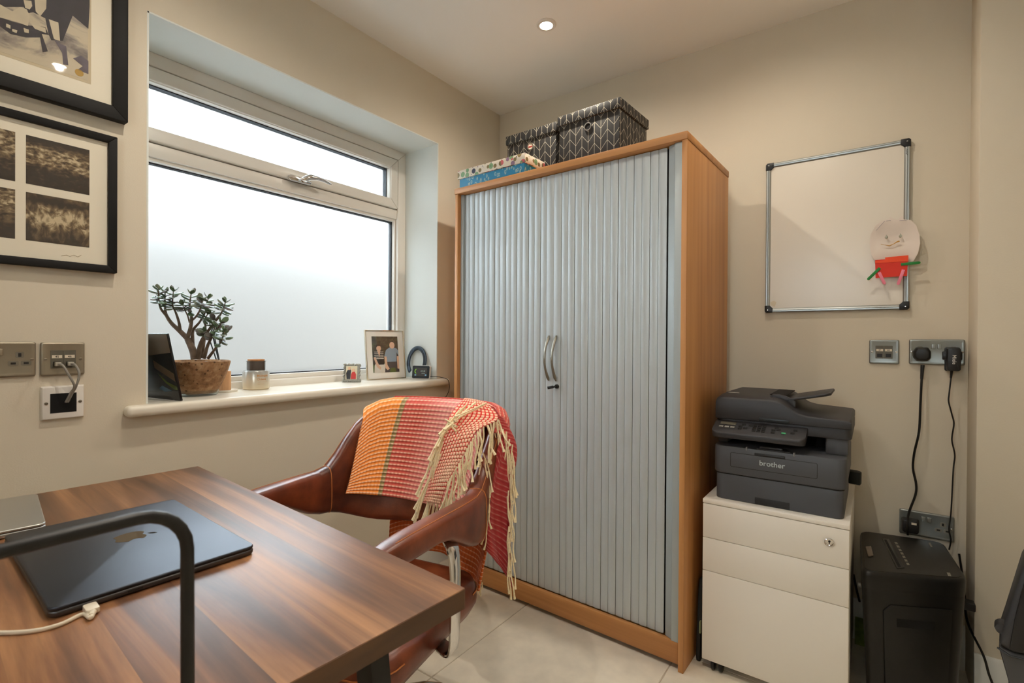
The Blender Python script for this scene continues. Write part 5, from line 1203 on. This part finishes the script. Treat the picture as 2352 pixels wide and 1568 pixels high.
# 4: long tassels at the outer right edge
a4 = ptsalong([(1150,962,1.45), (1172,1000,1.445), (1182,1040,1.44), (1180,1110,1.42), (1176,1200,1.41), (1178,1300,1.405)], 34)
for k, a in enumerate(a4):
    strand(loc(a[0]+rt.uniform(-14, 2), a[1], a[2]-.012), loc(a[0]+rt.uniform(-10, 8), min(1392, a[1]+rt.uniform(75, 115)), a[2]-.018), .005, .0022)
for k in range(12): strand(loc(1110+rt.uniform(-15, 20), 1040+k*14, 1.36), loc(1112+rt.uniform(-15, 20), 1130+k*12, 1.35), .005, .002)
# 5: bottom of the rear panel
for k in range(14): strand(loc(1066+k*3.2, 1322+k*1.2, 1.50), loc(1068+k*3.0, 1388-k*2.2+rt.uniform(-8, 8), 1.50), .002, .0016, False)
o = fr_.build('tassels', TAS, bl, 0, smooth=70); o['kind'] = 'stuff'

# ------------------------------------------------------------------ shredder
SHB = mat('black_shredder_plastic', S(11, 11, 10), .4, bump=.05, bscale=500); SHT = mat('dark_olive_shredder_lid', S(24, 22, 18), .42)
SHO = Vector((1.808, -.235, 0))
sh = thing('paper_shredder', SHO, 0, 'black plastic paper shredder standing beside the pedestal', 'shredder')
def rpoly(pts, r_, n=6):
    out = []; m_ = len(pts)
    for i in range(m_):
        p, a, c_ = Vector(pts[i]), Vector(pts[i-1]), Vector(pts[(i+1) % m_]); d1, d2 = (a-p).normalized(), (c_-p).normalized()
        A_, C_ = p+d1*r_, p+d2*r_
        for k in range(n+1):
            t = k/n; out.append(tuple((1-t)**2*A_+2*t*(1-t)*p+t*t*C_))
    return out
foot = [(-.118, -.225), (.128, -.105), (.100, .208), (-.128, .165)]
def shr(k, z, r_=.035): return [(x*k, y*k, z) for x, y in rpoly(foot, r_)]
ZT = .420
MB().loft([shr(.84, .02), shr(.86, .03), shr(.965, .30), shr(.985, ZT-.05)]).build('bin', SHB, sh, .003)
MB().loft([shr(.99, ZT-.052), shr(1.0, ZT-.03), shr(1.0, ZT-.012), shr(.985, ZT-.003), shr(.955, ZT)]).build('cutting_head', SHB, sh, 0, smooth=50)
MB().loft([shr(.935, ZT-.001), shr(.93, ZT+.0012)]).build('lid_panel', SHT, sh)
def sl2(px, py): p = onp(px, py, 'z', ZT+.0015); return (p.x-SHO.x, p.y-SHO.y)
def q2(pts, z0, z1, nm, m, par=sh, bevel=0): return MB().prism([sl2(*p) for p in pts], z0, z1).build(nm, m, par, bevel)
q2([(2026,1237),(2042,1238),(2078,1304),(2060,1306)], ZT, ZT+.0030, 'slot_surround', mat('slot_surround', S(24, 23, 20), .35), bevel=.001)
q2([(2031,1240),(2036,1240),(2069,1302),(2063,1303)], ZT+.0028, ZT+.0034, 'paper_slot', mat('deep_black', S(5, 5, 5), .9))
q2([(1988,1257),(2001,1256),(2006,1277),(1994,1279)], ZT+.001, ZT+.006, 'power_switch', mat('grey_brown_switch', S(116, 104, 92), .35), bevel=.002)
ICO = mat('grey_icon_print', S(120, 116, 104), .6)
for k in range(7): q2([(2054+k*4.5, 1244+k*8), (2060+k*4.5, 1244.5+k*8), (2063+k*4.4, 1249+k*8), (2057+k*4.4, 1249+k*8)], ZT+.001, ZT+.0017, 'printed_icon', ICO)
q2([(2132,1246),(2137,1246),(2142,1256),(2138,1256)], ZT+.001, ZT+.0017, 'printed_icon', ICO); q2([(2174,1314),(2182,1315),(2185,1323),(2178,1322)], ZT+.001, ZT+.0017, 'printed_icon', ICO)
# viewing slot and grip on the front face
fa, fb_ = Vector((foot[0][0], foot[0][1], 0)), Vector((foot[1][0], foot[1][1], 0)); fd = (fb_-fa).normalized(); fn = Vector((fd.y, -fd.x, 0))
def facep(s, z, out): k = .86+.105*(z-.03)/.27 if z < .30 else .965+.02*(z-.30)/.07; return (fa+fd*s)*k+fn*out+Vector((0, 0, z))
mb = MB(); A_ = [facep(.090, .268, .0055), facep(.190, .268, .0055), facep(.190, .292, .0055), facep(.090, .292, .0055)]
mb.add([tuple(p) for p in A_]+[tuple(p-fn*.01) for p in A_], [(0,1,2,3),(4,5,6,7),(0,1,5,4),(1,2,6,5),(2,3,7,6),(3,0,4,7)]); mb.build('bin_grip', mat('deep_black', S(5, 5, 5), .9), sh)
mb = MB(); A_ = [facep(.055, .04, .004), facep(.235, .04, .004), facep(.235, .33, .004), facep(.075, .33, .004), facep(.055, .31, .004)]
mb.add([tuple(p) for p in A_]+[tuple(p-fn*.012) for p in A_], [(0,1,2,3,4),(5,6,7,8,9)]+[(i, (i+1) % 5, 5+(i+1) % 5, 5+i) for i in range(5)]); mb.build('bin_front', mat('black_shredder_panel', S(15, 15, 13), .5), sh, .001)
mb = MB(); mb.M = Matrix.Translation((.113, .03, .30)); mb.box(0, .045, -.018, .018, -.014, .008); mb.build('side_catch', BLACKP, sh, .003)
for (x, y) in ((-.08, -.13), (.08, -.05), (.06, .13), (-.08, .10)): MB().lathe([(.006, -.008), (.011, -.006), (.011, .006), (.006, .008)], (x, y, .011), 14, 'x').build('castor', BLACKP, sh)
hk = MB().lathe([(.003, -.003), (.008, -.003), (.008, .003), (.003, .003)], (-.124, -.05, .31), 16, 'x').build('side_badge', STEELB, sh)

# leads behind and beside the shredder
sl_ = MB().tube(catmull([(1.945, -.06, .40), (1.955, -.09, .30), (1.957, -.14, .22), (1.985, -.21, .16), (2.0, -.215, .10), (2.03, -.24, .03), (2.08, -.27, .006), (2.16, -.30, .006)], 6), .0032, 7).build('loose_lead', CABLEB); tag(sl_, 'black lead running down beside the shredder onto the floor', 'cable')
bp_ = MB().prism([(1.668, -.055), (1.700, -.055), (1.705, -.030), (1.668, -.030)], 0, .09).build('green_folder', mat('moss_green_card', S(112, 126, 60), .8, var=.3, vscale=40), None, .002)
tag(bp_, 'green card folder on the floor behind the shredder', 'folder')
bk = MB().tube(catmull([(1.662, -.03, .24), (1.672, -.09, .215), (1.682, -.13, .19)], 5), .0035, 7).build('pedestal_lead', CABLEB); tag(bk, 'short black lead between the pedestal and the shredder', 'cable')

# ------------------------------------------------------------------ dark grey appliance cut by the right edge
KV = 1.22; VR = yaw-math.atan2(2320-1176, FPX)
vc = thing('vacuum_cleaner', (at(2310, 1450, KV).x, at(2310, 1450, KV).y, 0), VR, 'dark grey upright appliance cut off by the right edge', 'vacuum cleaner')
VO = Vector((at(2310, 1450, KV).x, at(2310, 1450, KV).y, 0))
def vl(px, py, dk_=0.0):
    d = Vector(cf+cr*(px-1176)/FPX-cu*(py-784)/FPX); n_v = Vector((-math.sin(VR), math.cos(VR), 0)); C0 = Vector(CAM)
    v = C0+d*((VO-C0).dot(n_v)/d.dot(n_v))-VO; return (v.x*math.cos(VR)+v.y*math.sin(VR), v.z)
VG = mat('dark_grey_abs', S(52, 52, 54), .45); VB = mat('near_black_abs', S(24, 24, 26), .35)
up_ = [vl(*p) for p in [(2353,1292),(2308,1435),(2292,1482),(2330,1502),(2400,1510),(2470,1440),(2440,1292)]]
MB().prism(up_, .0, .14, 'y').build('upper_body', VG, vc, .012, 3)
zb_ = 0.004
low = [vl(2292,1484), vl(2316,1568), (vl(2330, 1568)[0], zb_), (vl(2480, 1568)[0], zb_), vl(2490,1500), vl(2400,1512), vl(2330,1504)]
MB().prism(low, .004, .13, 'y').build('lower_body', mat('grey_abs', S(66, 65, 64), .5), vc, .008, 2)
MB().prism([vl(*p) for p in [(2353,1330),(2330,1420),(2318,1490),(2352,1496),(2380,1400)]], -.006, .002, 'y').build('front_panel', VB, vc, .003)
p_ = vl(2297, 1450); MB().lathe([(.0, -.016), (.013, -.014), (.015, -.004), (.015, .016), (0, .016)], (p_[0]+.004, .03, p_[1]), 18, 'y').build('side_knob', VG, vc)
MB().tube([(*vl(2290, 1487)[:1], .002, vl(2290, 1487)[1]), (vl(2320, 1505)[0], -.002, vl(2320, 1505)[1]), (vl(2352, 1512)[0], -.004, vl(2352, 1512)[1])], .0022, 6).build('trim_cord', BLACKP, vc)
